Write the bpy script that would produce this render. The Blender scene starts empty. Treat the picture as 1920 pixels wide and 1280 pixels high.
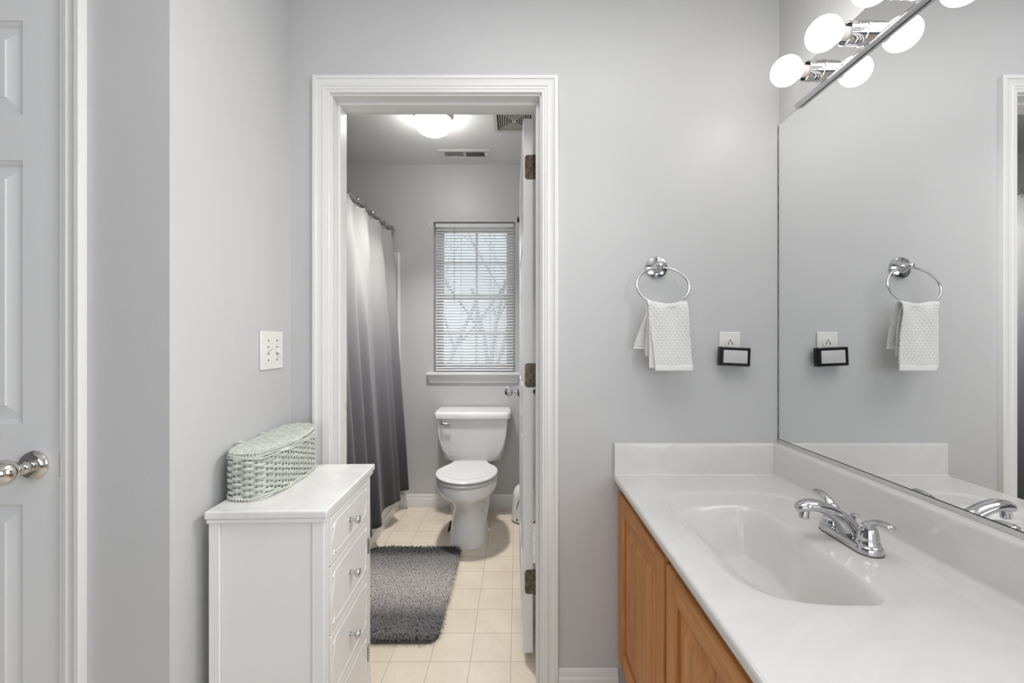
import bpy, bmesh, math, random
import numpy as np
from mathutils import Vector, Matrix
PI = math.pi
S = bpy.context.scene
C = S.collection
random.seed(7)
rng = np.random.default_rng(7)

# ---------------------------------------------------------------- camera, world, light, exposure
cam_d = bpy.data.cameras.new('camera')
cam = bpy.data.objects.new('camera', cam_d); C.objects.link(cam)
cam.location = (0, 0, 1.204); cam.rotation_euler = (PI/2, 0, 0)
cam_d.sensor_width = 36; cam_d.lens = 36*790/1920
cam_d.shift_x = -10/1920; cam_d.shift_y = -4/1920
cam_d.clip_start = 0.02
S.camera = cam
S.view_settings.view_transform = 'Standard'
S.view_settings.look = 'None'
S.view_settings.exposure = 0.0
S.view_settings.gamma = 1.0
S.view_settings.use_curve_mapping = False
S.cycles.max_bounces = 12
S.cycles.diffuse_bounces = 8
S.cycles.glossy_bounces = 6
S.cycles.transparent_max_bounces = 12
S.cycles.sample_clamp_indirect = 3.0
S.cycles.caustics_reflective = True
S.cycles.caustics_refractive = False

world = bpy.data.worlds.new('sky'); S.world = world
world.use_nodes = True
wn = world.node_tree
bg = wn.nodes['Background']
tc = wn.nodes.new('ShaderNodeTexCoord'); sep = wn.nodes.new('ShaderNodeSeparateXYZ')
rp = wn.nodes.new('ShaderNodeValToRGB')
rp.color_ramp.elements[0].position = 0.0; rp.color_ramp.elements[0].color = (0.82, 0.87, 0.94, 1)
rp.color_ramp.elements[1].position = 0.9; rp.color_ramp.elements[1].color = (0.45, 0.62, 0.95, 1)
e = rp.color_ramp.elements.new(0.3); e.color = (0.85, 0.91, 1.0, 1)
wn.links.new(tc.outputs['Generated'], sep.inputs[0])
wn.links.new(sep.outputs['Z'], rp.inputs[0])
wn.links.new(rp.outputs[0], bg.inputs['Color'])
bg.inputs['Strength'].default_value = 1.15

def area(name, loc, rot, sx, sy, power, col=(1, 1, 1)):
    l = bpy.data.lights.new(name, 'AREA'); l.shape = 'RECTANGLE'; l.size = sx; l.size_y = sy
    l.energy = power; l.color = col
    o = bpy.data.objects.new(name, l); C.objects.link(o); o.location = loc; o.rotation_euler = rot
    return o
BULB = 8.5          # vanity globe bulbs
DOME = 28.0           # bathroom ceiling globe
# daylight: through the wide window of the bedroom end behind the camera and the small bathroom window
area('daylight_rear_window', (-0.4, -2.08, 1.45), (PI/2, 0, 0), 2.3, 1.6, 11, (0.97, 0.985, 1.0))
# added overhead fill above the frame, stands for no known lamp
area('ceiling_fill_light', (0.12, 0.50, 2.44), (0, 0, 0), 0.9, 0.9, 10, (1.0, 0.985, 0.965))
area('side_fill_light', (1.06, -0.20, 1.55), (0, PI/2, 0), 1.2, 0.85, 13, (0.985, 0.99, 1.0))  # added side fill through an invented opening, brightens the left wall
area('daylight_bath_window', (-0.31, 3.25, 1.51), (-PI/2, 0, 0), 0.55, 1.05, 4, (0.93, 0.96, 1.0))

# ---------------------------------------------------------------- helpers
class MB:
    def __init__(s): s.v = []; s.f = []; s.m = []
    def add(s, vs, fs, mi=0):
        o = len(s.v); s.v.extend([tuple(p) for p in vs])
        s.f.extend([tuple(i+o for i in f) for f in fs]); s.m.extend([mi]*len(fs)); return s
    def box(s, x0, x1, y0, y1, z0, z1, mi=0):
        v = [(x, y, z) for z in (z0, z1) for y in (y0, y1) for x in (x0, x1)]
        return s.add(v, [(0,2,3,1), (4,5,7,6), (0,1,5,4), (2,6,7,3), (0,4,6,2), (1,3,7,5)], mi)
    def grid(s, P, mi=0, cu=False, cv=False):
        nu, nv = len(P), len(P[0]); vs = [p for r in P for p in r]; fs = []
        for i in range(nu if cu else nu-1):
            for j in range(nv if cv else nv-1):
                a, b = i, (i+1) % nu; c, d = j, (j+1) % nv
                fs.append((a*nv+c, b*nv+c, b*nv+d, a*nv+d))
        return s.add(vs, fs, mi)
    def loft(s, rings, cap0=True, cap1=True, mi=0):
        n = len(rings[0]); o = len(s.v)
        s.grid(rings, mi, cv=True)
        if cap0: s.f.append(tuple(o+i for i in range(n))); s.m.append(mi)
        if cap1: s.f.append(tuple(o+(len(rings)-1)*n+i for i in range(n))); s.m.append(mi)
        return s
    def lathe(s, prof, M=None, seg=32, mi=0, cap=True):
        M = M or Matrix()
        rings = [[M @ Vector((r*math.cos(2*PI*k/seg), r*math.sin(2*PI*k/seg), z)) for k in range(seg)] for r, z in prof]
        return s.loft(rings, cap, cap, mi)
    def tube(s, pts, rad, sides=8, closed=False, mi=0, up=None, ry=None):
        pts = [Vector(p) for p in pts]; n = len(pts); rings = []; prevn = None
        for i, p in enumerate(pts):
            if closed: t = pts[(i+1) % n]-pts[i-1]
            else: t = pts[min(i+1, n-1)]-pts[max(i-1, 0)]
            t.normalize()
            if up is not None: nn = Vector(up)-Vector(up).dot(t)*t
            elif prevn is None:
                a = Vector((0, 0, 1)) if abs(t.z) < .9 else Vector((1, 0, 0)); nn = a-a.dot(t)*t
            else: nn = prevn-prevn.dot(t)*t
            nn.normalize(); prevn = nn; b = t.cross(nn)
            r = rad[i] if hasattr(rad, '__len__') else rad
            r2 = (ry[i] if hasattr(ry, '__len__') else ry) if ry is not None else r
            rings.append([p+nn*r2*math.cos(2*PI*k/sides)+b*r*math.sin(2*PI*k/sides) for k in range(sides)])
        if closed: return s.grid(rings, mi, cu=True, cv=True)
        return s.loft(rings, True, True, mi)
    def prism(s, poly, axis, a0, a1, mi=0):
        # poly: 2D points, extruded along axis (0,1,2) from a0 to a1
        def P(q, a): l = list(q); l.insert(axis, a); return tuple(l)
        return s.loft([[P(q, a0) for q in poly], [P(q, a1) for q in poly]], True, True, mi)

PX = {}   # unused registry of origins
def link(o, parent=None):
    C.objects.link(o)
    if parent is not None: o.parent = parent
    return o
def tag(o, label=None, cat=None, group=None, kind=None):
    if label: o['label'] = label
    if cat: o['category'] = cat
    if group: o['group'] = group
    if kind: o['kind'] = kind
    return o
def build(name, mb, mats, parent=None, smooth=35, bevel=0, seg=2, origin=None, label=None, recalc=True, subd=0):
    """world coordinates in mb; the mesh is moved to the origin of the thing it belongs to"""
    me = bpy.data.meshes.new(name)
    if origin is None:
        p = parent
        while p is not None and p.parent is not None: p = p.parent
        origin = p['_o'] if p is not None and '_o' in p.keys() else (0, 0, 0)
    o3 = tuple(origin)
    me.from_pydata([(a-o3[0], b-o3[1], c-o3[2]) for a, b, c in mb.v], [], mb.f)
    if not isinstance(mats, (list, tuple)): mats = [mats]
    for m in mats: me.materials.append(m)
    if len(mats) > 1: me.polygons.foreach_set('material_index', mb.m)
    if recalc:
        bm = bmesh.new(); bm.from_mesh(me); bmesh.ops.recalc_face_normals(bm, faces=bm.faces); bm.to_mesh(me); bm.free()
    if smooth:
        me.polygons.foreach_set('use_smooth', [True]*len(me.polygons))
        me.set_sharp_from_angle(angle=math.radians(smooth))
    me.update()
    o = bpy.data.objects.new(name, me); link(o, parent)
    if parent is None: o.location = o3
    if bevel:
        b = o.modifiers.new('bevel', 'BEVEL'); b.width = bevel; b.segments = seg; b.limit_method = 'ANGLE'; b.angle_limit = math.radians(40)
        b.harden_normals = False
    if subd:
        d = o.modifiers.new('sub', 'SUBSURF'); d.levels = d.render_levels = subd
    if label: o['label'] = label
    return o
def thing(name, label, cat, loc, group=None, kind=None, rz=0, local=False):
    o = bpy.data.objects.new(name, None); C.objects.link(o); o.location = loc; o.rotation_euler = (0, 0, rz)
    o.empty_display_size = .05
    o['_o'] = (0, 0, 0) if local else tuple(loc)
    return tag(o, label, cat, group, kind)
def copy_tree(o, parent=None):
    c = o.copy(); C.objects.link(c); c.parent = parent
    for ch in list(o.children): copy_tree(ch, c)
    return c
def rotX(a): return Matrix.Rotation(a, 4, 'X')
def T(x, y, z): return Matrix.Translation((x, y, z))
TO_MY = rotX(PI/2)        # local z -> world -y
TO_PX = Matrix.Rotation(PI/2, 4, 'Y')   # local z -> +x
TO_MX = Matrix.Rotation(-PI/2, 4, 'Y')
def sstep(a, b, x):
    t = min(1, max(0, (x-a)/(b-a))); return t*t*(3-2*t)
def lerp(a, b, t): return a+(b-a)*t

# ---------------------------------------------------------------- materials
def mat(name, col, rough=.5, metal=0.0, spec=.5, coat=0, bump=None, var=None, trans=0, emit=None, sheen=0):
    m = bpy.data.materials.new(name); m.use_nodes = True
    nt = m.node_tree; b = nt.nodes['Principled BSDF']
    b.inputs['Base Color'].default_value = (*col, 1); b.inputs['Roughness'].default_value = rough
    b.inputs['Metallic'].default_value = metal; b.inputs['Specular IOR Level'].default_value = spec
    b.inputs['Coat Weight'].default_value = coat; b.inputs['Coat Roughness'].default_value = .05
    b.inputs['Transmission Weight'].default_value = trans
    if sheen: b.inputs['Sheen Weight'].default_value = sheen
    if emit: b.inputs['Emission Color'].default_value = (*emit[0], 1); b.inputs['Emission Strength'].default_value = emit[1]
    if bump or var:
        t = nt.nodes.new('ShaderNodeTexCoord')
    if bump:   # (scale, strength, distance)
        n = nt.nodes.new('ShaderNodeTexNoise'); n.inputs['Scale'].default_value = bump[0]; n.inputs['Detail'].default_value = 3
        nt.links.new(t.outputs['Object'], n.inputs['Vector'])
        bp = nt.nodes.new('ShaderNodeBump'); bp.inputs['Strength'].default_value = bump[1]; bp.inputs['Distance'].default_value = bump[2]
        nt.links.new(n.outputs['Fac'], bp.inputs['Height']); nt.links.new(bp.outputs[0], b.inputs['Normal'])
    if var:    # (scale, amount)
        n = nt.nodes.new('ShaderNodeTexNoise'); n.inputs['Scale'].default_value = var[0]; n.inputs['Detail'].default_value = 5
        nt.links.new(t.outputs['Object'], n.inputs['Vector'])
        r = nt.nodes.new('ShaderNodeValToRGB')
        r.color_ramp.elements[0].position = .35; r.color_ramp.elements[1].position = .65
        r.color_ramp.elements[0].color = (*[c*(1-var[1]) for c in col], 1); r.color_ramp.elements[1].color = (*[min(1, c*(1+var[1])) for c in col], 1)
        nt.links.new(n.outputs['Fac'], r.inputs[0]); nt.links.new(r.outputs[0], b.inputs['Base Color'])
    return m
def nodes(m): return m.node_tree, m.node_tree.nodes['Principled BSDF']

M_wall = mat('grey_wall_paint', (.560, .562, .566), .42, bump=(220, .10, .002), var=(2.5, .012))
M_trim = mat('white_trim_paint', (.76, .76, .75), .28, bump=(60, .04, .002))
M_doorp = mat('white_door_paint', (.78, .785, .79), .35, bump=(90, .05, .001))
M_ceil = mat('ceiling_paint', (.80, .80, .80), .8, bump=(150, .15, .002))
M_chrome = mat('chrome', (.60, .60, .61), .07, 1.0, var=(30, .02))
M_nickel = mat('polished_nickel', (.74, .71, .67), .08, 1.0, var=(30, .02))
M_rod = mat('brushed_steel', (.42, .41, .40), .25, 1.0, var=(40, .05))
M_bronze = mat('aged_bronze_hinge', (.085, .058, .040), .45, .7, bump=(70, .3, .002), var=(60, .5))
M_bronze2 = mat('dull_bronze_hinge', (.16, .13, .10), .5, .7, bump=(70, .3, .002), var=(60, .4))
M_dark = mat('dark_metal', (.02, .02, .02), .4, .6, var=(40, .2))
M_black = mat('black_gloss_plastic', (.006, .006, .007), .30, spec=.3, var=(40, .1))
M_por = mat('white_porcelain', (.84, .84, .845), .10, spec=.55, coat=.4, var=(4, .006))
M_seat = mat('white_seat_plastic', (.64, .64, .645), .22, var=(4, .006))
M_plate = mat('ivory_plastic', (.80, .79, .76), .35, var=(10, .01))
M_slot = mat('slot_black', (.015, .014, .013), .6, var=(20, .1))
M_cab = mat('white_cabinet_lacquer', (.80, .805, .80), .30, var=(5, .01))
M_acryl = mat('white_tub_acrylic', (.80, .80, .80), .2, var=(4, .01))
M_gasket = mat('brown_gasket', (.12, .10, .085), .6, var=(50, .2))
M_panel = mat('frosted_panel', (.58, .58, .58), .45, var=(10, .01))
M_blind = mat('white_vinyl_slat', (.72, .725, .73), .4, var=(8, .01))
M_cord = mat('blind_cord', (.62, .63, .65), .7, var=(8, .02))
M_clear = mat('clear_acrylic', (.85, .87, .9), .05, trans=.8)
M_bark = mat('grey_bark', (.54, .54, .55), .9, var=(6, .3))
M_ground = mat('winter_lawn', (.33, .31, .27), .95, var=(1.5, .2))
M_grille = mat('beige_grille', (.64, .62, .57), .5, var=(8, .02))
M_wick = mat('sage_wicker', (.585, .61, .555), .45, var=(40, .10))
M_bin = mat('white_bin_plastic', (.80, .80, .80), .2, var=(4, .01))

def emitter(name, col, strength):
    m = bpy.data.materials.new(name); m.use_nodes = True; nt = m.node_tree
    nt.nodes.remove(nt.nodes['Principled BSDF'])
    e = nt.nodes.new('ShaderNodeEmission'); e.inputs[0].default_value = (*col, 1); e.inputs[1].default_value = strength
    nt.links.new(e.outputs[0], nt.nodes['Material Output'].inputs[0]); return m
M_bulb = emitter('lit_bulb_glass', (1, .975, .94), BULB)
M_neck = mat('frosted_bulb_neck', (.80, .76, .72), .4, var=(30, .02))
M_dome = emitter('lit_globe_glass', (1, .97, .93), DOME)

def mirror_mat():
    m = bpy.data.materials.new('mirror_silver'); m.use_nodes = True; nt, b = nodes(m)
    b.inputs['Base Color'].default_value = (.93, .94, .935, 1); b.inputs['Metallic'].default_value = 1; b.inputs['Roughness'].default_value = 0.0
    return m
M_mirror = mirror_mat()
M_plate_chrome = mat('mirror_chrome_plate', (.86, .85, .84), .015, 1.0)

def glass_mat():
    m = bpy.data.materials.new('window_glass'); m.use_nodes = True; nt = m.node_tree
    nt.nodes.remove(nt.nodes['Principled BSDF'])
    tr = nt.nodes.new('ShaderNodeBsdfTransparent'); gl = nt.nodes.new('ShaderNodeBsdfGlossy'); gl.inputs['Roughness'].default_value = .0
    fr = nt.nodes.new('ShaderNodeFresnel'); fr.inputs[0].default_value = 1.3; mx = nt.nodes.new('ShaderNodeMixShader')
    tr.inputs[0].default_value = (.95, .97, .97, 1)
    nt.links.new(fr.outputs[0], mx.inputs[0]); nt.links.new(tr.outputs[0], mx.inputs[1]); nt.links.new(gl.outputs[0], mx.inputs[2])
    nt.links.new(mx.outputs[0], nt.nodes['Material Output'].inputs[0]); return m
M_glass = glass_mat()

def tile_mat():
    m = bpy.data.materials.new('beige_vinyl_tile'); m.use_nodes = True; nt, b = nodes(m); L = nt.links
    t = nt.nodes.new('ShaderNodeTexCoord'); mp = nt.nodes.new('ShaderNodeMapping')
    mp.inputs['Location'].default_value = (.1757, -.0450, 0)    # joints pass through the measured lines
    L.new(t.outputs['Object'], mp.inputs[0])
    br = nt.nodes.new('ShaderNodeTexBrick'); br.offset = 0; br.squash = 1
    br.inputs['Scale'].default_value = 1; br.inputs['Brick Width'].default_value = .1515; br.inputs['Row Height'].default_value = .1530
    br.inputs['Mortar Size'].default_value = .0016; br.inputs['Mortar Smooth'].default_value = .3; br.inputs['Bias'].default_value = 0
    br.inputs['Color1'].default_value = (.80, .715, .59, 1); br.inputs['Color2'].default_value = (.77, .685, .565, 1); br.inputs['Mortar'].default_value = (.52, .43, .34, 1)
    L.new(mp.outputs[0], br.inputs[0])
    n = nt.nodes.new('ShaderNodeTexNoise'); n.inputs['Scale'].default_value = 9; n.inputs['Detail'].default_value = 6; L.new(t.outputs['Object'], n.inputs['Vector'])
    mx = nt.nodes.new('ShaderNodeMix'); mx.data_type = 'RGBA'; mx.blend_type = 'MULTIPLY'; mx.inputs[0].default_value = .35
    r = nt.nodes.new('ShaderNodeValToRGB'); r.color_ramp.elements[0].color = (.75, .72, .68, 1); r.color_ramp.elements[1].color = (1, 1, 1, 1)
    r.color_ramp.elements[0].position = .3; r.color_ramp.elements[1].position = .7
    L.new(n.outputs['Fac'], r.inputs[0]); L.new(br.outputs['Color'], mx.inputs[6]); L.new(r.outputs[0], mx.inputs[7]); L.new(mx.outputs[2], b.inputs['Base Color'])
    v = nt.nodes.new('ShaderNodeTexVoronoi'); v.inputs['Scale'].default_value = 38; v.feature = 'DISTANCE_TO_EDGE'
    dn = nt.nodes.new('ShaderNodeTexNoise'); dn.inputs['Scale'].default_value = 30
    L.new(t.outputs['Object'], dn.inputs['Vector'])
    ad = nt.nodes.new('ShaderNodeMix'); ad.data_type = 'VECTOR'; ad.inputs[0].default_value = .06
    L.new(t.outputs['Object'], ad.inputs[4]); L.new(dn.outputs['Color'], ad.inputs[5]); L.new(ad.outputs[1], v.inputs['Vector'])
    mt = nt.nodes.new('ShaderNodeMath'); mt.operation = 'MULTIPLY_ADD'; L.new(br.outputs['Fac'], mt.inputs[0]); mt.inputs[1].default_value = -1.2
    L.new(v.outputs['Distance'], mt.inputs[2])
    bp = nt.nodes.new('ShaderNodeBump'); bp.inputs['Strength'].default_value = .28; bp.inputs['Distance'].default_value = .004
    L.new(mt.outputs[0], bp.inputs['Height']); L.new(bp.outputs[0], b.inputs['Normal'])
    b.inputs['Roughness'].default_value = .26; b.inputs['Specular IOR Level'].default_value = .6
    return m
M_tile = tile_mat()

def marble_mat(name, base, vein, scale, rough, warp):
    m = bpy.data.materials.new(name); m.use_nodes = True; nt, b = nodes(m); L = nt.links
    t = nt.nodes.new('ShaderNodeTexCoord')
    n = nt.nodes.new('ShaderNodeTexNoise'); n.inputs['Scale'].default_value = scale; n.inputs['Detail'].default_value = 8; n.inputs['Distortion'].default_value = warp
    L.new(t.outputs['Object'], n.inputs['Vector'])
    r = nt.nodes.new('ShaderNodeValToRGB'); el = r.color_ramp.elements
    el[0].position = .38; el[0].color = (*base, 1); el[1].position = .62; el[1].color = (*base, 1)
    k = el.new(.5); k.color = (*vein, 1)
    L.new(n.outputs['Fac'], r.inputs[0]); L.new(r.outputs[0], b.inputs['Base Color'])
    b.inputs['Roughness'].default_value = rough; b.inputs['Specular IOR Level'].default_value = .5
    return m
M_cult = marble_mat('cultured_marble', (.71, .697, .684), (.685, .672, .659), 3.0, .12, 2.5)
M_marb = marble_mat('white_veined_marble', (.80, .80, .79), (.735, .73, .725), 4.0, .18, 1.2)

def wood_mat(name, axis):
    m = bpy.data.materials.new(name); m.use_nodes = True; nt, b = nodes(m); L = nt.links
    t = nt.nodes.new('ShaderNodeTexCoord'); mp = nt.nodes.new('ShaderNodeMapping')
    sc = [95, 95, 95]; sc[axis] = 4.5; mp.inputs['Scale'].default_value = sc
    L.new(t.outputs['Object'], mp.inputs[0])
    n = nt.nodes.new('ShaderNodeTexNoise'); n.inputs['Scale'].default_value = 1.0; n.inputs['Detail'].default_value = 5; n.inputs['Roughness'].default_value = .65; n.inputs['Distortion'].default_value = .4
    L.new(mp.outputs[0], n.inputs['Vector'])
    n2 = nt.nodes.new('ShaderNodeTexNoise'); n2.inputs['Scale'].default_value = .16; n2.inputs['Detail'].default_value = 2
    L.new(mp.outputs[0], n2.inputs['Vector'])
    a = nt.nodes.new('ShaderNodeMath'); a.operation = 'MULTIPLY_ADD'; a.inputs[1].default_value = .65
    h = nt.nodes.new('ShaderNodeMath'); h.operation = 'MULTIPLY'; h.inputs[1].default_value = .35
    L.new(n2.outputs['Fac'], h.inputs[0]); L.new(n.outputs['Fac'], a.inputs[0]); L.new(h.outputs[0], a.inputs[2])
    r = nt.nodes.new('ShaderNodeValToRGB'); el = r.color_ramp.elements
    el[0].position = .28; el[0].color = (.22, .078, .020, 1); el[1].position = .72; el[1].color = (.70, .335, .115, 1)
    k = el.new(.47); k.color = (.52, .220, .064, 1)
    L.new(a.outputs[0], r.inputs[0]); L.new(r.outputs[0], b.inputs['Base Color'])
    bp = nt.nodes.new('ShaderNodeBump'); bp.inputs['Strength'].default_value = .15; bp.inputs['Distance'].default_value = .001
    L.new(a.outputs[0], bp.inputs['Height']); L.new(bp.outputs[0], b.inputs['Normal'])
    b.inputs['Roughness'].default_value = .48; b.inputs['Specular IOR Level'].default_value = .35
    return m
M_oakV = wood_mat('oak_vertical_grain', 2); M_oakH = wood_mat('oak_horizontal_grain', 1)

def ramp_axis_mat(name, axis, stops, rough, noise=0, nscale=60, sheen=0):
    """base colour follows one object axis (dyed cloth); returns material, nodes"""
    m = bpy.data.materials.new(name); m.use_nodes = True; nt, b = nodes(m); L = nt.links
    t = nt.nodes.new('ShaderNodeTexCoord'); sp = nt.nodes.new('ShaderNodeSeparateXYZ'); L.new(t.outputs['Object'], sp.inputs[0])
    lo, hi = stops[0][0], stops[-1][0]
    mr = nt.nodes.new('ShaderNodeMapRange'); mr.inputs[1].default_value = lo; mr.inputs[2].default_value = hi
    L.new(sp.outputs[axis], mr.inputs[0])
    src = mr.outputs[0]
    if noise:
        n = nt.nodes.new('ShaderNodeTexNoise'); n.inputs['Scale'].default_value = nscale; n.inputs['Detail'].default_value = 3; L.new(t.outputs['Object'], n.inputs['Vector'])
        ma = nt.nodes.new('ShaderNodeMath'); ma.operation = 'MULTIPLY_ADD'; ma.inputs[1].default_value = noise
        sb = nt.nodes.new('ShaderNodeMath'); sb.operation = 'SUBTRACT'; sb.inputs[1].default_value = .5
        L.new(n.outputs['Fac'], sb.inputs[0]); L.new(sb.outputs[0], ma.inputs[0]); L.new(mr.outputs[0], ma.inputs[2]); src = ma.outputs[0]
    r = nt.nodes.new('ShaderNodeValToRGB'); el = r.color_ramp.elements
    for i, (p, c) in enumerate(stops):
        q = (p-lo)/(hi-lo)
        if i == 0: k = el[0]; k.position = q
        elif i == len(stops)-1: k = el[len(el)-1]; k.position = q
        else: k = el.new(q)
        k.color = (*c, 1)
    L.new(src, r.inputs[0]); L.new(r.outputs[0], b.inputs['Base Color']); b.inputs['Roughness'].default_value = rough
    if sheen: b.inputs['Sheen Weight'].default_value = sheen
    return m, t, b

# ---------------------------------------------------------------- measured planes (metres; camera at X=0, Y=0)
YF, YF2 = 1.428, 1.549        # partition wall with the bathroom doorway
YB = 3.03                     # bathroom back wall
XV = .888                     # vanity wall
XL, YL = -.768, .9306         # left wall and its outer corner
ZC = 2.462
JX0, JX1, JZ = -.6265, .076, 2.029     # door jamb faces
BXL, BXR = -1.62, .225         # bathroom side walls
RX0, RY0 = -2.3, -2.0         # near room far limits

def struct(name, mb, m, **k):
    o = build(name, mb, m, **k); o['kind'] = 'structure'; return o

fl = MB(); fl.box(RX0-.12, 1.0, RY0-.12, YB+.12, -.06, 0)
struct('floor', fl, M_tile, smooth=0)
struct('ceiling', MB().box(RX0-.12, 1.0, RY0-.12, YB+.12, ZC, ZC+.06), M_ceil, smooth=0)
jt = .018
w = MB()
w.box(BXL-.12, JX0-jt, YF, YF2, 0, ZC); w.box(JX1+jt, XV, YF, YF2, 0, ZC); w.box(JX0-jt, JX1+jt, YF, YF2, JZ+jt, ZC)
struct('wall_front', w, M_wall, smooth=0)
w = MB(); SW = (-.68, .28, .90, 2.20)     # unseen opening added to let the side fill light in
w.box(XV, XV+.12, RY0-.12, SW[0], 0, ZC); w.box(XV, XV+.12, SW[1], YF2, 0, ZC); w.box(XV, XV+.12, SW[0], SW[1], 0, SW[2]); w.box(XV, XV+.12, SW[0], SW[1], SW[3], ZC)
struct('wall_right', w, M_wall, smooth=0)
struct('wall_left', MB().box(XL-.12, XL, YL, YF, 0, ZC), M_wall, smooth=0)
DX0, DX1, DZ = -1.7165, -1.0005, 2.04     # closed door opening on the left
w = MB(); w.box(RX0, DX0-.02, YL, YL+.12, 0, ZC); w.box(DX1+.02, XL-.12, YL, YL+.12, 0, ZC); w.box(DX0-.02, DX1+.02, YL, YL+.12, DZ+.02, ZC)
struct('wall_side', w, M_wall, smooth=0)
M_dark_refl = mat('dark_reflected_wall', (.16, .165, .18), .6, bump=(220, .1, .002))  # unseen walls darkened to put dark bands in the chrome reflections
struct('wall_outer', MB().box(RX0-.12, RX0, RY0-.12, YL+.12, 0, ZC), M_dark_refl, smooth=0)
# rear wall with the bedroom-end window
w = MB(); RW = (-1.6, .8, .55, 2.15)
w.box(RX0, RW[0], RY0-.12, RY0, 0, ZC); w.box(RW[1], XV, RY0-.12, RY0, 0, ZC); w.box(RW[0], RW[1], RY0-.12, RY0, 0, RW[2]); w.box(RW[0], RW[1], RY0-.12, RY0, RW[3], ZC)
struct('wall_back', w, M_dark_refl, smooth=0)
# bathroom shell
struct('wall_bath_left', MB().box(BXL-.12, BXL, YF2, YB+.12, 0, ZC), M_wall, smooth=0)
struct('wall_bath_right', MB().box(BXR, BXR+.12, YF2, YB+.12, 0, ZC), M_wall, smooth=0)
WX0, WX1, WZ0, WZ1 = -.603, -.017, .966, 2.050
w = MB(); w.box(BXL, WX0, YB, YB+.12, 0, ZC); w.box(WX1, BXR, YB, YB+.12, 0, ZC); w.box(WX0, WX1, YB, YB+.12, 0, WZ0); w.box(WX0, WX1, YB, YB+.12, WZ1, ZC)
struct('wall_bath_back', w, M_wall, smooth=0)

# baseboards
BP = [(0, 0), (.014, 0), (.014, .060), (.0125, .064), (.009, .068), (.0085, .076), (.0075, .086), (.004, .092), (0, .092)]
def baseboard(name, axis, a0, a1, pos, sgn):
    m = MB()
    if axis == 0: m.prism([(pos+sgn*p, z) for p, z in BP], 0, a0, a1)
    else: m.prism([(pos+sgn*p, z) for p, z in BP], 1, a0, a1)
    return struct(name, m, M_trim, smooth=30)
baseboard('baseboard_front', 0, .1385, .3395, YF, -1)
baseboard('baseboard_bath_back', 0, -.842, BXR, YB, -1)
baseboard('baseboard_bath_right', 1, YF2, YB-.015, BXR, -1)
baseboard('baseboard_left', 1, YL, YF, XL, 1)

# casings: profile (distance from the opening edge, projection)
CP = [(0, 0), (0, .0085), (.002, .0105), (.0095, .0105), (.0105, .0125), (.0185, .0130), (.0195, .0150), (.024, .0130), (.034, .0128), (.0415, .0152), (.0435, .0180), (.0535, .0180), (.0555, .0165), (.0555, 0)]
def casing(name, x0, x1, z1, y, sgn=-1, z0=0.0, prof=CP):
    P = []
    for d, h in prof:
        P.append([(x0-d, y+sgn*h, z0), (x0-d, y+sgn*h, z1+d), (x1+d, y+sgn*h, z1+d), (x1+d, y+sgn*h, z0)])
    m = MB(); m.grid(P, cu=False)
    return struct(name, m, M_trim, smooth=25)
casing('trim_1', JX0-.006, JX1+.006, JZ+.006, YF)
casing('trim_2', JX0-.006, JX1+.006, JZ+.006, YF2, +1)
casing('trim_3', DX0, DX1, DZ, YL, prof=[(d*.90, h) for d, h in CP])
# jamb with stops
j = MB(); j.box(JX0-jt, JX0, YF, YF2, 0, JZ); j.box(JX1, JX1+jt, YF, YF2, 0, JZ); j.box(JX0-jt, JX1+jt, YF, YF2, JZ, JZ+jt)
j.box(JX0, JX0+.011, 1.465, 1.511, 0, JZ-.011); j.box(JX1-.011, JX1, 1.465, 1.511, 0, JZ-.011); j.box(JX0, JX1, 1.465, 1.511, JZ-.011, JZ)
jam = struct('trim_4', j, M_trim, bevel=.0015)
build('strike_plate', MB().box(JX0, JX0+.0015, 1.5135, 1.5385, .905, .975), M_nickel, jam, bevel=.0005)

# ---------------------------------------------------------------- panel doors
def panel_door(name, W, H, t, xs, zs, parent, m, label=None, both=True):
    """slab in local coordinates: x 0..W, y 0..t (front at y=0), z 0..H; xs/zs: panel intervals"""
    mb = MB()
    prof = [(0, 0), (.0015, .004), (.006, .006), (.010, .0115), (.013, .0115), (.040, .0035), (.0415, .0015), (.050, .0015)]
    def face(yf, s):
        xb = sorted({0, W, *[v for q in xs for v in q]}); zb = sorted({0, H, *[v for q in zs for v in q]})
        for i in range(len(xb)-1):
            for k in range(len(zb)-1):
                x0, x1, z0, z1 = xb[i], xb[i+1], zb[k], zb[k+1]
                if any(abs(a-x0) < 1e-6 and abs(b-x1) < 1e-6 for a, b in xs) and any(abs(a-z0) < 1e-6 and abs(b-z1) < 1e-6 for a, b in zs):
                    R = [[(x0+d, yf+s*h, z0+d), (x1-d, yf+s*h, z0+d), (x1-d, yf+s*h, z1-d), (x0+d, yf+s*h, z1-d)] for d, h in prof]
                    mb.loft(R, False, True)
                else:
                    mb.add([(x0, yf, z0), (x1, yf, z0), (x1, yf, z1), (x0, yf, z1)], [(0, 1, 2, 3)])
    face(0, 1); face(t, -1)
    mb.add([(0,0,0),(W,0,0),(W,t,0),(0,t,0),(0,0,H),(W,0,H),(W,t,H),(0,t,H)], [(0,1,2,3),(4,7,6,5),(0,4,5,1)[:0] or (1,5,6,2),(0,3,7,4)])
    return build(name, mb, m, parent, smooth=20, origin=(0, 0, 0))
def knob_prof(L=.060, R=.027):
    return [(.0325, 0), (.0325, .004), (.029, .009), (.024, .012), (.013, .013), (.012, .020), (.0145, .022), (.0145, .025), (.0105, .028), (.011, .036),
            (.017, .039), (.0225, .045), (R, .053), (R+.0005, .060), (.0245, .068), (.0185, .075), (.010, .079), (.001, .080)]

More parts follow.
